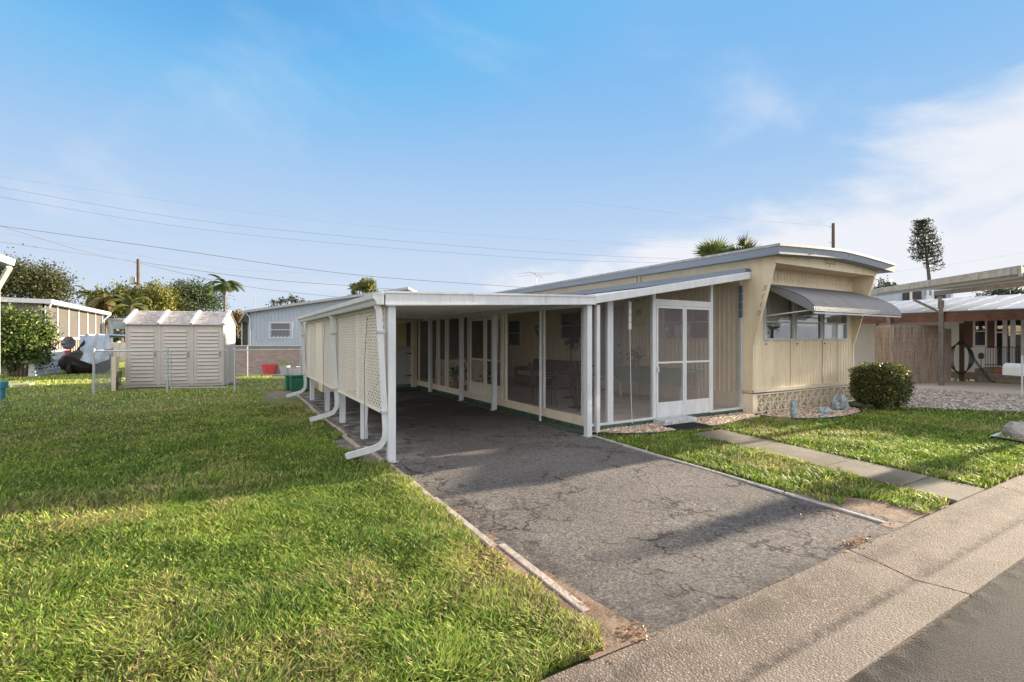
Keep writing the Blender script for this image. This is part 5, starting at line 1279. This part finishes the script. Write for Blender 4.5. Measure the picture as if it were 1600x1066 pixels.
def boxcam(mb, u0, u1, v0, v1, d, th):
    a = P(u0, v1, d); b = P(u1, v1, d); h = (v1-v0)/FPX*d; n_ = F*th; i = len(mb.v)
    for z in (a.z, a.z+h):
        for q in (a, b, b+n_, a+n_): mb.v.append((q.x, q.y, z))
    mb.f += [tuple(i+k for k in q) for q in ((0,3,2,1),(4,5,6,7),(0,1,5,4),(1,2,6,5),(2,3,7,6),(3,0,4,7))]; return mb
# pierced white block wall, car tail
wb = thing('pierced_block_wall', 'low white pierced block wall right of the left bush', 'wall', G(70, 587))
p0, p1 = G(51, 588), G(93, 582); mb = MB(); dr_ = (p1-p0); n_ = 7; L_ = dr_.length; dr_.normalize()
for k in range(n_+1): c_ = p0+dr_*(L_*k/n_); mb.beam(c_, c_+Vector((0, 0, .62)), .05, .08)
for z in (.03, .2, .36, .6): mb.beam(p0+Vector((0, 0, z)), p1+Vector((0, 0, z)), .08, .07)
for k in range(n_):
    a = p0+dr_*(L_*k/n_); b = p0+dr_*(L_*(k+1)/n_)
    for z in (.06, .38): mb.beam(a+Vector((0, 0, z)), b+Vector((0, 0, z+.2)), .06, .03); mb.beam(b+Vector((0, 0, z)), a+Vector((0, 0, z+.2)), .06, .03)
mb.build('blocks', mat('bluish_white_block', (.55,.60,.70), .6, .2, 8), wb)
MB().beam(p0-dr_*.08, p0-dr_*.08+Vector((0, 0, .72)), .16, .16).build('end_pier', M['white'], wb)
cr = thing('parked_pickup', 'tail of a white pickup parked behind the pierced block wall', 'pickup truck', G(85, 580))
cdir = Vector((-.55, .83, 0)); cb_ = P(97, 582, 23); cb_.z = 0; ctx = Vector((cdir.y, -cdir.x, 0))
def ctruck(mb, a0, a1, b0, b1, z0, z1, tp=0):
    i = len(mb.v)
    for z, t_ in ((z0, 0), (z1, tp)):
        for a, b in ((a0+t_, b0+t_), (a1-t_, b0+t_), (a1-t_, b1-t_), (a0+t_, b1-t_)): q = cb_+ctx*a+cdir*b; mb.v.append((q.x, q.y, z))
    mb.f += [tuple(i+k for k in q) for q in ((0,3,2,1),(4,5,6,7),(0,1,5,4),(1,2,6,5),(2,3,7,6),(3,0,4,7))]
mb = MB(); ctruck(mb, -1.5, .35, 0, 5.0, .42, 1.02, .02); M['car_white'] = mat('white_car_paint', (.55,.57,.61), .25, .04, 3, spec=.6); mb.build('body', M['car_white'], cr, bevel=.04)
mb = MB(); ctruck(mb, -1.4, .25, 1.6, 3.6, 1.021, 1.55, .18); mb.build('cab_window', M['black'], cr, bevel=.03)
mb = MB(); ctruck(mb, -1.48, .33, -.1, -.005, .45, .62); mb.build('bumper', M['galv'], cr)
mb = MB(); ctruck(mb, -1.46, -1.22, -.03, -.002, .72, 1.0); mb.build('tail_light', M['red_plastic'], cr)
mb = MB(); ctruck(mb, .12, .33, -.03, -.002, .72, 1.0); mb.build('tail_light', M['red_plastic'], cr)
for b_ in (1.0, 4.0):
    for a_ in (-1.42, .26):
        c_ = cb_+ctx*a_+cdir*b_; q = MB(); n_ = 18
        i = len(q.v)
        for s_ in (-.1, .1):
            for k in range(n_): t_ = 2*math.pi*k/n_; w_ = c_+ctx*s_+cdir*(.34*math.cos(t_)); q.v.append((w_.x, w_.y, .34+.34*math.sin(t_)))
        q.f += [tuple(range(i, i+n_))[::-1], tuple(range(i+n_, i+2*n_))]+[(i+k, i+(k+1)%n_, i+n_+(k+1)%n_, i+n_+k) for k in range(n_)]
        q.build('wheel', M['rubber'], cr)
# covered boat/grill with tarps
cv_ = thing('covered_boat', 'small boat on a trailer under a dark cover and silver tarp', 'covered boat', P(140, 583, 21.7))
bc_ = P(138, 583, 21.8); bc_.z = 0
def hull(name, m, pts_, scale_, zoff, parent, seed, rough=.12, n=18):
    q = MB(); q.rock((bc_.x+pts_[0], bc_.y+pts_[1], zoff), scale_[0], scale_[1], scale_[2], seed, rough, n); return q.build(name, m, parent)
hull('cover', M['dark_tarp'], (0, 0), (.92, .75, .62), .50, cv_, 5, .10)
q = MB(); top_ = P(135, 532, 21.6); 
a0, a1, a2 = P(100, 573, 21.4), P(132, 530, 21.4), P(135, 575, 21.4); a3 = P(128, 575, 22.4)
for tri in ((a0, a1, a2), (a0, a3, a1), (a1, a3, a2), (a0, a2, a3)): q.poly(tri)
q.build('bow_cover', M['dark_tarp'], cv_)
q = MB(); c_ = P(143, 548, 21.5); ni, nj = 22, 14; i0 = len(q.v)
for i in range(ni):
    for j in range(nj):
        u = 125+46*i/(ni-1); v_ = 524+46*j/(nj-1)*(1-.35*abs(i/(ni-1)-.45)); dd_ = 21.1+.05*math.sin(i*.8+j*.25)+.03*math.sin(j*.7+i*.3)+.55*(1-j/(nj-1))
        if j == 0: v_ += 2.5*math.sin(i*.9)
        q.v.append(tuple(P(u, v_, dd_)))
for i in range(ni-1):
    for j in range(nj-1): a = i0+i*nj+j; q.f.append((a, a+1, a+nj+1, a+nj))
# top sheet closing back over the boat
i1 = len(q.v)
for i in range(ni): v_ = Vector(q.v[i0+i*nj]); q.v.append(tuple(v_+F*1.3+Vector((0, 0, -.05))))
for i in range(ni-1): q.f.append((i0+i*nj, i0+(i+1)*nj, i1+i+1, i1+i))
q.build('silver_tarp', M['tarp'], cv_, smooth=True)
for dx in (-.5, .4): w_ = MB(); w_.prism([(bc_.y-.7+.2*math.cos(k*.4), .2+.2*math.sin(k*.4)) for k in range(16)], 0, bc_.x+dx-.06, bc_.x+dx+.06); w_.build('wheel', M['rubber'], cv_)
ds = thing('satellite_dish', 'dark oval satellite dish on a post left of the covered boat', 'satellite dish', P(108, 580, 22.5))
c_ = P(107, 536, 22.3); q = MB(); n_ = 22; i = len(q.v); nrm = (F*-.6+RT*.5+Vector((0, 0, .5))).normalized(); ua = nrm.cross(Vector((0, 0, 1))).normalized(); ub = ua.cross(nrm)
for rr_, dp in ((0, .07), (.12, .055), (.24, .0)):
    for k in range(n_): t_ = 2*math.pi*k/n_; q.v.append(tuple(c_+ua*rr_*math.cos(t_)+ub*rr_*1.5*math.sin(t_)-nrm*dp))
for lv in (0, 1):
    for k in range(n_): a = i+lv*n_+k; b = i+lv*n_+(k+1)%n_; q.f.append((a, b, b+n_, a+n_))
so = q.build('dish', M['iron'], ds); sm_ = so.modifiers.new('solid', 'SOLIDIFY'); sm_.thickness = .01
b_ = Vector((c_.x, c_.y, 0)); MB().tube([b_+F*.1, b_+F*.1+Vector((0, 0, c_.z-.05))], .03, 6).build('post', M['copper'], ds)
# white vinyl fence and small grey carport behind shed left
vf = thing('vinyl_fence', 'plain white vinyl privacy fence left of the shed', 'fence', P(180, 560, 36))
q = MB(); boxcam(q, 150, 215, 535, 562, 30, .05); q.build('panel', M['white_old'], vf)
for u in (151, 184, 214): q = MB(); boxcam(q, u-1.5, u+1.5, 533, 562, 29.95, .12); q.build('post', M['white'], vf)
sc_ = thing('small_carport', 'small grey carport roof on a post left of the shed roof', 'carport', P(175, 560, 34))
q = MB(); boxcam(q, 158, 215, 497, 501, 34, 3); q.build('roof', M['white_metal_roof'], sc_); q = MB(); boxcam(q, 169, 173, 501, 563, 34, .2); q.build('post', M['white'], sc_); q = MB(); boxcam(q, 175, 215, 501, 514, 36, .1); q.build('gable_panel', M['grey_wall'], sc_)
# left edge: neighbour carport corner, downspout, teal box
nb = thing('neighbour_carport', 'white carport corner with slanting downspout at the left edge', 'carport', (-4.6, 14.6, 0))
pc = P(22, 408, 10.4)
q = MB(); q.prism([(pc.x-6, pc.z-.10), (pc.x, pc.z-.10), (pc.x+.03, pc.z+.03), (pc.x-6, pc.z+.1)], 1, pc.y-7, pc.y); q.build('roof_edge', M['white'], nb)
pa_ = P(15, 418, 10.45); pe = P(-5, 452, 10.6); pf = Vector((pe.x, pe.y, -.02))
q = MB(); q.beam(pa_, pe, .09, .07); q.build('brace', M['white'], nb)
q = MB(); q.beam(pe+Vector((0, 0, .05)), pf, .085, .07, (0, 1, 0)); q.build('downspout', M['white'], nb)
tb_ = thing('teal_utility_post', 'teal painted utility pedestal at the left edge', 'utility pedestal', G(3, 622))
p_ = G(1, 623); MB().box(p_.x-.10, p_.x+.07, p_.y-.08, p_.y+.08, 0, .3).build('body', M['teal'], tb_, bevel=.01); MB().box(p_.x-.13, p_.x+.12, p_.y-.11, p_.y+.11, .26, .44).build('cap', M['teal'], tb_, bevel=.015)
p_ = G(22, 602); o = MB().box(p_.x-.5, p_.x+.45, p_.y-.25, p_.y+.25, -.02, .05).build('stepping_slab', M['concrete'], bevel=.02); tag(o, 'grey concrete slab lying in the grass near the left edge', 'slab')

# ------------------------------------------------------------------ utility poles and wires
def pole(u, d, v, label, arms):
    b = GD(u, d); h = topz(v, d); t = thing('utility_pole', label, 'utility pole', b, 'wooden utility poles')
    MB().tube([b, b+Vector((0, 0, h))], [.2, .14], 10).build('pole', M['wood_pole'], t, smooth=True)
    for z, l_ in arms: MB().beam(b+Vector((0, 0, h-z))-RT*l_, b+Vector((0, 0, h-z))+RT*l_*.1, .08, .08).build('insulator_arm', M['galv'], t)
    return t, b, h
t, b, h = pole(216, 50, 405, 'wooden utility pole with transformer behind the shed', ((.4, .3),))
MB().lathe(b-RT*.55+Vector((0, 0, h-2.6)), [(.2, 0), (.26, .1), (.26, .7), (.1, .85)], 12).build('transformer', M['galv'], t)
MB().tube([b+RT*.0-F*.25+Vector((0, 0, 0)), b-F*.25+Vector((0, 0, h-2.8))], .22, 8).build('ivy_sleeve', M['bark'], t)
pole(1302, 48, 349, 'bare utility pole above the roof of the mobile home', ((.35, .35), (1.9, .35)))
M['wire'] = mat('dull_grey_cable', (.10,.10,.11), .6, .2, 5)
def wire(pts_, d, label, r_=.022, grp='overhead wires'):
    r_ = r_*.72 if r_ > .013 else r_*.42
    # pts_: (u, v, d) knots; smoothed
    q = []
    P3 = [P(u, v, dd_) for u, v, dd_ in pts_]
    for a in range(len(P3)-1):
        p0 = P3[max(a-1, 0)]; p1 = P3[a]; p2 = P3[a+1]; p3 = P3[min(a+2, len(P3)-1)]
        for s_ in range(6): t_ = s_/6; q.append(.5*((2*p1)+(p2-p0)*t_+(2*p0-5*p1+4*p2-p3)*t_*t_+(3*p1-p0-3*p2+p3)*t_**3))
    q.append(P3[-1]); o = MB().tube(q, r_, 4).build('overhead_wire', M['wire']); return tag(o, label, 'wire', grp)
wire([(-60,344,26),(0,353,28),(250,387,34),(550,429,42),(800,448,50),(1000,462,58)], 0, 'thick wire from the upper left sloping down to the carport roof', .024)
wire([(-60,338,30),(0,353,30),(135,394,40),(216,411,50),(380,447,55),(545,466,60),(640,474,64)], 0, 'wire crossing the others and dipping past the utility pole', .024)
wire([(-60,368,30),(0,378,32),(215,409,50),(400,435,52),(550,447,55),(650,455,58)], 0, 'wire meeting the top of the left utility pole', .026)
wire([(-60,358,50),(0,364,52),(180,393,56),(350,420,60),(500,427,66)], 0, 'faint wire just under the thick sloping wire', .012)
wire([(-60,267,55),(0,276,56),(560,352,62),(1075,387,70)], 0, 'highest faint wire across the sky', .012)
wire([(-60,284,55),(0,293,56),(350,350,60),(800,391,66),(1060,405,70)], 0, 'second highest faint wire across the sky', .016)
wire([(-60,298,55),(0,308,56),(350,363,60),(800,402,66),(1040,411,70)], 0, 'third highest faint wire across the sky', .016)
wire([(900,315,60),(1100,338,55),(1296,353,48)], 0, 'faint wire reaching the bare right utility pole', .012)
wire([(1380,427,60),(1480,414,60),(1600,395,60),(1700,378,60)], 0, 'faint wire rising beside the lone pine', .012)
wire([(1480,492,40),(1560,462,40),(1640,430,40)], 0, 'short wire over the neighbour white roof', .012)
# tv antenna on a mast behind the home roof
an = thing('tv_antenna', 'thin rooftop television antenna above the carport roof', 'antenna', P(839, 445, 20.5))
hb = P(838, 428, 20.5); q = MB(); q.tube([P(838, 446, 20.5), hb], .012, 6); q.build('mast', M['galv'], an)
q = MB(); q.tube([P(826, 424, 20.5), P(848, 434, 20.6)], .012, 5); q.tube([P(841, 422, 20.5), P(838, 434, 20.5)], .012, 5)
for (a, b) in (((800,428),(880,425)), ((808,432),(866,427)), ((815,425),(862,430)), ((835,425),(846,432))): q.tube([P(*a, 20.5), P(*b, 20.5)], .005, 4)
q.build('element', M['galv'], an)

# ------------------------------------------------------------------ right neighbour
nh = thing('white_neighbour_house', 'white sided house with brown shutters beyond the concrete drive', 'house', (24.2, 8, 0))
NX = 24.2
def side_sheet(mb, x, y0, y1, z0, z1, st=.14, holes=()):
    z = z0
    while z < z1-.001:
        zb = min(z+st, z1); ys_ = [(y0, y1)]
        for (h0, h1, k0, k1) in holes:
            if z < k1 and zb > k0: ys_ = [r_ for (a, b) in ys_ for r_ in ((a, min(b, h0)), (max(a, h1), b)) if r_[1] > r_[0]]
        for a, b in ys_:
            mb.poly([(x-.035, a, z), (x-.035, b, z), (x, b, zb), (x, a, zb)]); mb.poly([(x-.035, a, z), (x, a, z), (x, b, z), (x-.035, b, z)])
        z = zb
def yat(u, x): t_ = (u-800)/FPX; return x*(math.cos(YAW)-math.sin(YAW)*t_)/(math.sin(YAW)+math.cos(YAW)*t_)
wy1, wy0 = yat(1524, NX), yat(1540, NX); dy1, dy0 = yat(1558, NX), yat(1596, NX)
mb = MB(); side_sheet(mb, NX, 2.0, 16, .28, 2.7, .14, [(wy0, wy1, 1.3, 2.35), (dy0, dy1, .55, 2.6)])
mb.build('siding', M['siding'], nh)
MB().box(NX-.03, NX, 2, 16, 0, .28).build('foundation', M['tan_wall'], nh)
q = MB(); q.box(NX-.06, NX, wy0-.05, wy0, 1.25, 2.4); q.box(NX-.06, NX, wy1, wy1+.05, 1.25, 2.4); q.box(NX-.06, NX, wy0, wy1, 1.25, 1.3); q.box(NX-.06, NX, wy0, wy1, 2.35, 2.4); q.box(NX-.05, NX, wy0, wy1, 1.8, 1.84)
w_ = q.build('window', M['white'], nh); MB().box(NX-.02, NX-.01, wy0, wy1, 1.3, 2.35).build('pane', M['glass'], w_); MB().box(NX+.2, NX+.22, wy0-.2, wy1+.2, 1.2, 2.4).build('interior', M['dark'], w_)
for a, b in ((wy0-.32, wy0-.07), (wy1+.07, wy1+.32)): MB().box(NX-.05, NX-.025, a, b, 1.2, 2.42).build('shutter', M['brown'], nh)
dc = (dy0+dy1)/2
q = MB(); q.box(NX-.06, NX, dy0-.05, dy0+.0, .5, 2.5); q.box(NX-.06, NX, dy1, dy1+.05, .5, 2.5)
for y in (dy0+(dy1-dy0)*.33, dy0+(dy1-dy0)*.66): q.box(NX-.06, NX, y-.06, y+.06, .5, 2.5)
q.box(NX-.055, NX, dy0, dy1, .5, .56); q.box(NX-.055, NX, dy0, dy1, 1.75, 1.8)
en = q.build('entry_frame', M['white'], nh); MB().box(NX-.03, NX-.02, dy0, dy1, .56, 2.5).build('pane', M['glass'], en); MB().box(NX+.3, NX+.32, dy0-.3, dy1+.3, .5, 2.6).build('interior', M['dark'], en)
q = MB(); q.prism([(NX-.9, 2.5), (NX-.9, 2.58), (NX+5, 3.45), (NX+5, 3.35)], 1, 1.2, 18); rfn = q.build('roof', M['white_metal_roof'], nh)
q = MB()
for k in range(22): q.prism([(NX-.9, 2.582), (NX-.9, 2.61), (NX+5, 3.48), (NX+5, 3.452)], 1, 1.6+k*.75, 1.63+k*.75)
q.build('roof_seam', M['white_metal_roof'], rfn)
q = MB(); q.box(NX-1.0, NX-.9, 1.2, 18, 2.44, 2.57); q.build('roof_gutter', M['black'], nh)
# entry steps, railing
st_ = thing('entry_steps', 'brick edged entry steps with black railing before the neighbour door', 'steps', (23.6, dc, 0))
for k in range(3): MB().box(22.95+k*.3, NX-.03, dy0-.5, dy1+.2, k*.17+.003*k, (k+1)*.17).build('step', M['copper'] if k == 2 else M['wood_grey'], st_)
q = MB(); ry0, ry1 = dy0-.1, dy1+.1
for z in (.62, 1.25): q.tube([(23.4, ry0, z), (23.4, ry1, z)], .014, 6)
n_ = 12
for k in range(n_+1): q.tube([(23.4, ry0+(ry1-ry0)*k/n_, .5), (23.4, ry0+(ry1-ry0)*k/n_, 1.25)], .009, 5)
q.build('railing', M['iron'], st_)
rb_ = thing('raised_planter', 'low stacked timber planter below the neighbour window', 'planter', G(1530, 592))
yA, yB = yat(1524, 23.2), yat(1546, 23.2)
for k in range(4): MB().box(23.1+.01*k, 23.9, yA if yA < yB else yB, max(yA, yB), k*.12, k*.12+.11).build('timber', M['wood_grey'], rb_, bevel=.01)
sl = thing('solar_lantern', 'small black solar lantern standing on the timber planter', 'lantern', P(1533, 580, 18.4))
yL = yat(1533, 23.3); MB().tube([(23.3, yL, .46), (23.3, yL, .82)], .01, 5).build('stake', M['iron'], sl); MB().lathe((23.3, yL, .82), [(.05, 0), (.08, .04), (.08, .16), (.03, .22)], 10).build('lamp', M['iron'], sl)
# leaning white board
q = MB(); a = P(1545, 592, 17.8); b = P(1553, 540, 17.9); a.z = 0; q.beam(a, b, .12, .03); o = q.build('leaning_board', M['white']); tag(o, 'narrow white board leaning near the timber planter', 'board')
# hose
hs_ = thing('garden_hose', 'coiled green garden hose hanging on a dark post', 'hose', (22.7, yat(1503, 22.7), 0))
yh = yat(1503, 22.7); q = MB()
for k in range(6):
    w_ = .22+.03*k; q.tube([(22.62-.012*k, yh+w_*math.sin(t_)*(1 if math.cos(t_) > 0 else 1.0), .85+.62*math.cos(t_)*(1-.04*k)) for t_ in np.linspace(0, 2*math.pi, 20)], .011, 5)
for k in range(3): q.tube([(22.6, yh-.1-.05*k, 1.35), (22.55, yh-.35-.03*k, .8), (22.5, yh-.75-.04*k, .12), (22.5, yh-.95, .03)], .010, 5)
q.build('coil', M['hose'], hs_, smooth=True); MB().box(22.64, 22.74, yh-.06, yh+.06, 0, 2.1).build('post', M['brown'], hs_)
# neighbour carport with red beam
nc = thing('red_beam_carport', 'flat carport with rusty red beam over the concrete drive', 'carport', (20, 8, 0))
BX = 20.0
MB().box(BX-.06, BX+.06, 2.2, 12.6, 2.09, 2.33).build('beam', M['red_beam'], nc)
MB().box(BX+.02, 23.1, 2.4, 12.4, 2.36, 2.44).build('roof_sheet', M['white_metal_roof'], nc)
MB().box(BX+.0, BX+.03, 2.3, 12.5, 2.335, 2.42).build('roof_edge', M['black'], nc)
for y in (yat(1475, BX+.1), yat(1393, BX+.1)): 
    MB().box(BX-.14, BX-.065, y-.06, y+.06, 0, 2.78).build('post', M['dark_post'], nc)
MB().box(BX-.10, BX+.04, 2.4, 2.54, 0, 2.09).build('post', M['white_old'], nc)
y = yat(1475, BX); MB().beam((BX-.1, y, 2.36), (BX-.15, y+.75, 2.85), .07, .07).build('brace', M['dark_post'], nc)
# bamboo screen
bm = thing('bamboo_screen', 'weathered brown bamboo screen tied between posts under the red beam', 'screen', (20.3, 7.3, 0))
ba, bb_ = P(1394, HOR, 15.8), P(1472, HOR, 16.6); ba.z = bb_.z = 0
def reeds(a, b, h, n_, nm):
    q = MB(); r = random.Random(6); d_ = (b-a)/n_; nr = Vector((-(b-a).y, (b-a).x, 0)).normalized()
    for k in range(n_): c_ = a+d_*(k+.5)+nr*r.uniform(-.008, .008); q.tube([c_, c_+Vector((0, 0, h+r.uniform(-.03, .03)))], .013+r.uniform(0, .006), 5)
    for z in np.arange(.15, h, .16): q.beam(a-nr*.03+Vector((0, 0, z)), b-nr*.03+Vector((0, 0, z)), .008, .022)
    q.build(nm, M['bamboo'], bm)
reeds(ba, bb_, 1.98, 90, 'reed_panel')
bl = P(1368, HOR, 17.4); bl.z = 0; reeds(bl, ba+Vector((0, .05, 0)), 1.98, 60, 'side_panel')
br = P(1486, HOR, 17.4); br.z = 0; reeds(bb_+Vector((0, .05, 0)), br, 1.90, 30, 'side_panel')
# upper carport roof, skewed, further right
uc = thing('tall_metal_carport', 'tall weathered metal carport roof crossing above the white roof at right', 'carport', (19, 5, 0))
UA = Vector((17.0, 3.95, 0)); UB = Vector((23.6, 10.05, 0)); ud = (UB-UA); UL = ud.length; ud.normalize(); un = Vector((ud.y, -ud.x, 0))   # un points to the right, away
def upt(a, b, z): q = UA+ud*a+un*b; return (q.x, q.y, z)
def ubox(mb, a0, a1, b0, b1, z0, z1, dz=.030):
    i = len(mb.v); mb.v += [upt(a, b, z+a*dz) for z in (z0, z1) for a, b in ((a0, b0), (a1, b0), (a1, b1), (a0, b1))]
    mb.f += [tuple(i+k for k in q) for q in ((0,3,2,1),(4,5,6,7),(0,1,5,4),(1,2,6,5),(2,3,7,6),(3,0,4,7))]
M['weather_white'] = mat('weathered_white_metal', (.33,.31,.27), .55, .3, 5, .1, 20)
WU = 2.9
def ucut(b): return b*un.y/ud.y*-1      # start of the strip at offset b, so the near edge runs parallel to the street
q = MB(); i = 0
q.v += [upt(a, b, z+a*.03) for z in (3.33, 3.37) for a, b in ((ucut(-.05), -.05), (UL, -.05), (UL, WU), (ucut(WU), WU))]
q.f += [(0,3,2,1),(4,5,6,7),(0,1,5,4),(1,2,6,5),(2,3,7,6),(3,0,4,7)]; q.build('roof_sheet', M['weather_white'], uc)
q = MB(); q.v += [upt(ucut(b)+o_, b, z) for z in (3.08, 3.36) for b, o_ in ((-.1, 0), (WU, 0), (WU, .1), (-.1, .1))]
q.f += [(0,3,2,1),(4,5,6,7),(0,1,5,4),(1,2,6,5),(2,3,7,6),(3,0,4,7)]; q.build('end_fascia', M['weather_white'], uc)
q = MB()
for k in range(22): ubox(q, ucut(.25+k*.12)+.12, UL, .25+k*.12, .29+k*.12, 3.29, 3.33)
q.build('roof_rib', M['weather_white'], uc)
q = MB(); ubox(q, 0, UL, -.12, -.05, 3.15, 3.34); q.build('front_fascia', M['weather_white'], uc)
for k in range(7): q = MB(); ubox(q, k*UL/7+.2, k*UL/7+.26, -.135, -.12, 3.15, 3.33); q.build('fascia_bracket', M['galv_dark'], uc)
q = MB(); ubox(q, 0, UL, .02, .12, 3.06, 3.18); q.build('inner_beam', M['galv_dark'], uc)
q = MB(); ubox(q, ucut(2.3)+.12, UL, 2.2, 2.32, 3.06, 3.22); q.build('rear_beam', M['weather_white'], uc)
for a, b in ((UL-.4, .03), (UL-.4, 2.2), (ucut(2.75)+.1, 2.65)):
    q = MB(); ubox(q, a, a+.1, b, b+.1, 0, 3.07, 0.02); q.build('post', M['galv_dark'], uc)
# a grey wall of another unit seen beneath it
gw = thing('grey_block_house', 'bluish grey house wall glimpsed beneath the tall metal carport', 'house', P(1430, 529, 34))
q = MB(); boxcam(q, 1362, 1489, 452, 540, 34, 4); q.build('wall', mat('blue_grey_wall', (.30,.35,.42), .6, .1, 2), gw)
for u0, u1, v0, v1 in ((1412, 1440, 455, 470), (1462, 1478, 458, 470)): q = MB(); boxcam(q, u0, u1, v0, v1, 33.9, .08); q.build('window', M['black'], gw)
for u in (1424, 1450, 1458, 1488): q = MB(); boxcam(q, u-1.5, u+1.5, 452, 475, 33.8, .1); q.build('post', M['white_old'], gw)
q = MB(); boxcam(q, 1448, 1456, 462, 474, 33.7, .3); q.build('meter_box', M['white'], gw)
# mailbox on twin posts, right edge
mx_ = thing('curb_mailbox', 'pale grey mailbox on twin posts at the right edge', 'mailbox', G(1598, 620))
p_ = G(1597, 621); mdx = RT; 
for s_ in (0, .13): 
    q = MB(); c_ = p_+RT*s_; q.tube([c_, c_+Vector((0, 0, 1.1))], .022, 8); q.build('post', M['galv'], mx_)
q = MB(); n_ = 12; i = 0; prof_ = [(-.09, 0), (.09, 0), (.09, .12)]+[(.09*math.cos(t_), .12+.09*math.sin(t_)) for t_ in np.linspace(.2, 2.94, 9)]+[(-.09, .12)]
sc2 = 1.35; c_ = p_+RT*.06+Vector((0, 0, .56)); dv = RT; fv = F
ring0 = [c_+dv*(x*sc2)+Vector((0, 0, z*sc2*1.15)) for x, z in prof_]; ring1 = [r_+fv*.45 for r_ in ring0]; m_ = len(prof_)
q.v += [tuple(r_) for r_ in ring0+ring1]; q.f += [tuple(range(m_)), tuple(range(m_, 2*m_))[::-1]]+[(k, k+m_, (k+1) % m_+m_, (k+1) % m_) for k in range(m_)]
q.build('box', mat('pale_grey_enamel', (.5,.53,.56), .4, .08, 5), mx_)
# small planting bed with a stone at the right edge of the lawn
pb2 = [(10.75,2.4),(11.1,2.15),(11.9,2.1),(12.3,2.5),(11.9,2.75)]
bdA, bdB, bdC = G(1549, 687), G(1575, 676), G(1640, 702); bdD = G(1650, 680)
struct('planting_bed', MB().poly([(q.x, q.y, .012) for q in (bdA, bdB, bdD, bdC)]), M['g_gravel'])
stones('planting_bed_stones', [([(q.x, q.y) for q in (bdA, bdB, bdD, bdC)], 1.0)], 500, .015, .032, warmp, .012)
o = MB().beam(bdA+Vector((0,0,.03)), bdB+Vector((0,0,.03)), .04, .04).build('bed_border', M['white_old']); tag(o, 'short white border strip of the small bed at the right edge', 'garden edging')
o = MB().beam(bdA+Vector((0,0,.03)), bdC+Vector((0,0,.03)), .04, .05).build('bed_border', M['rubber']); tag(o, 'black border strip of the small bed at the right edge', 'garden edging')
p_ = G(1594, 684); o = MB().rock((p_.x, p_.y, .08), .2, .2, .16, 21, .2).build('garden_rock', mat('grey_rock', (.30,.28,.26), .85, .3, 12, .5, 40)); tag(o, 'rounded grey rock in the small bed at the right edge', 'rock')
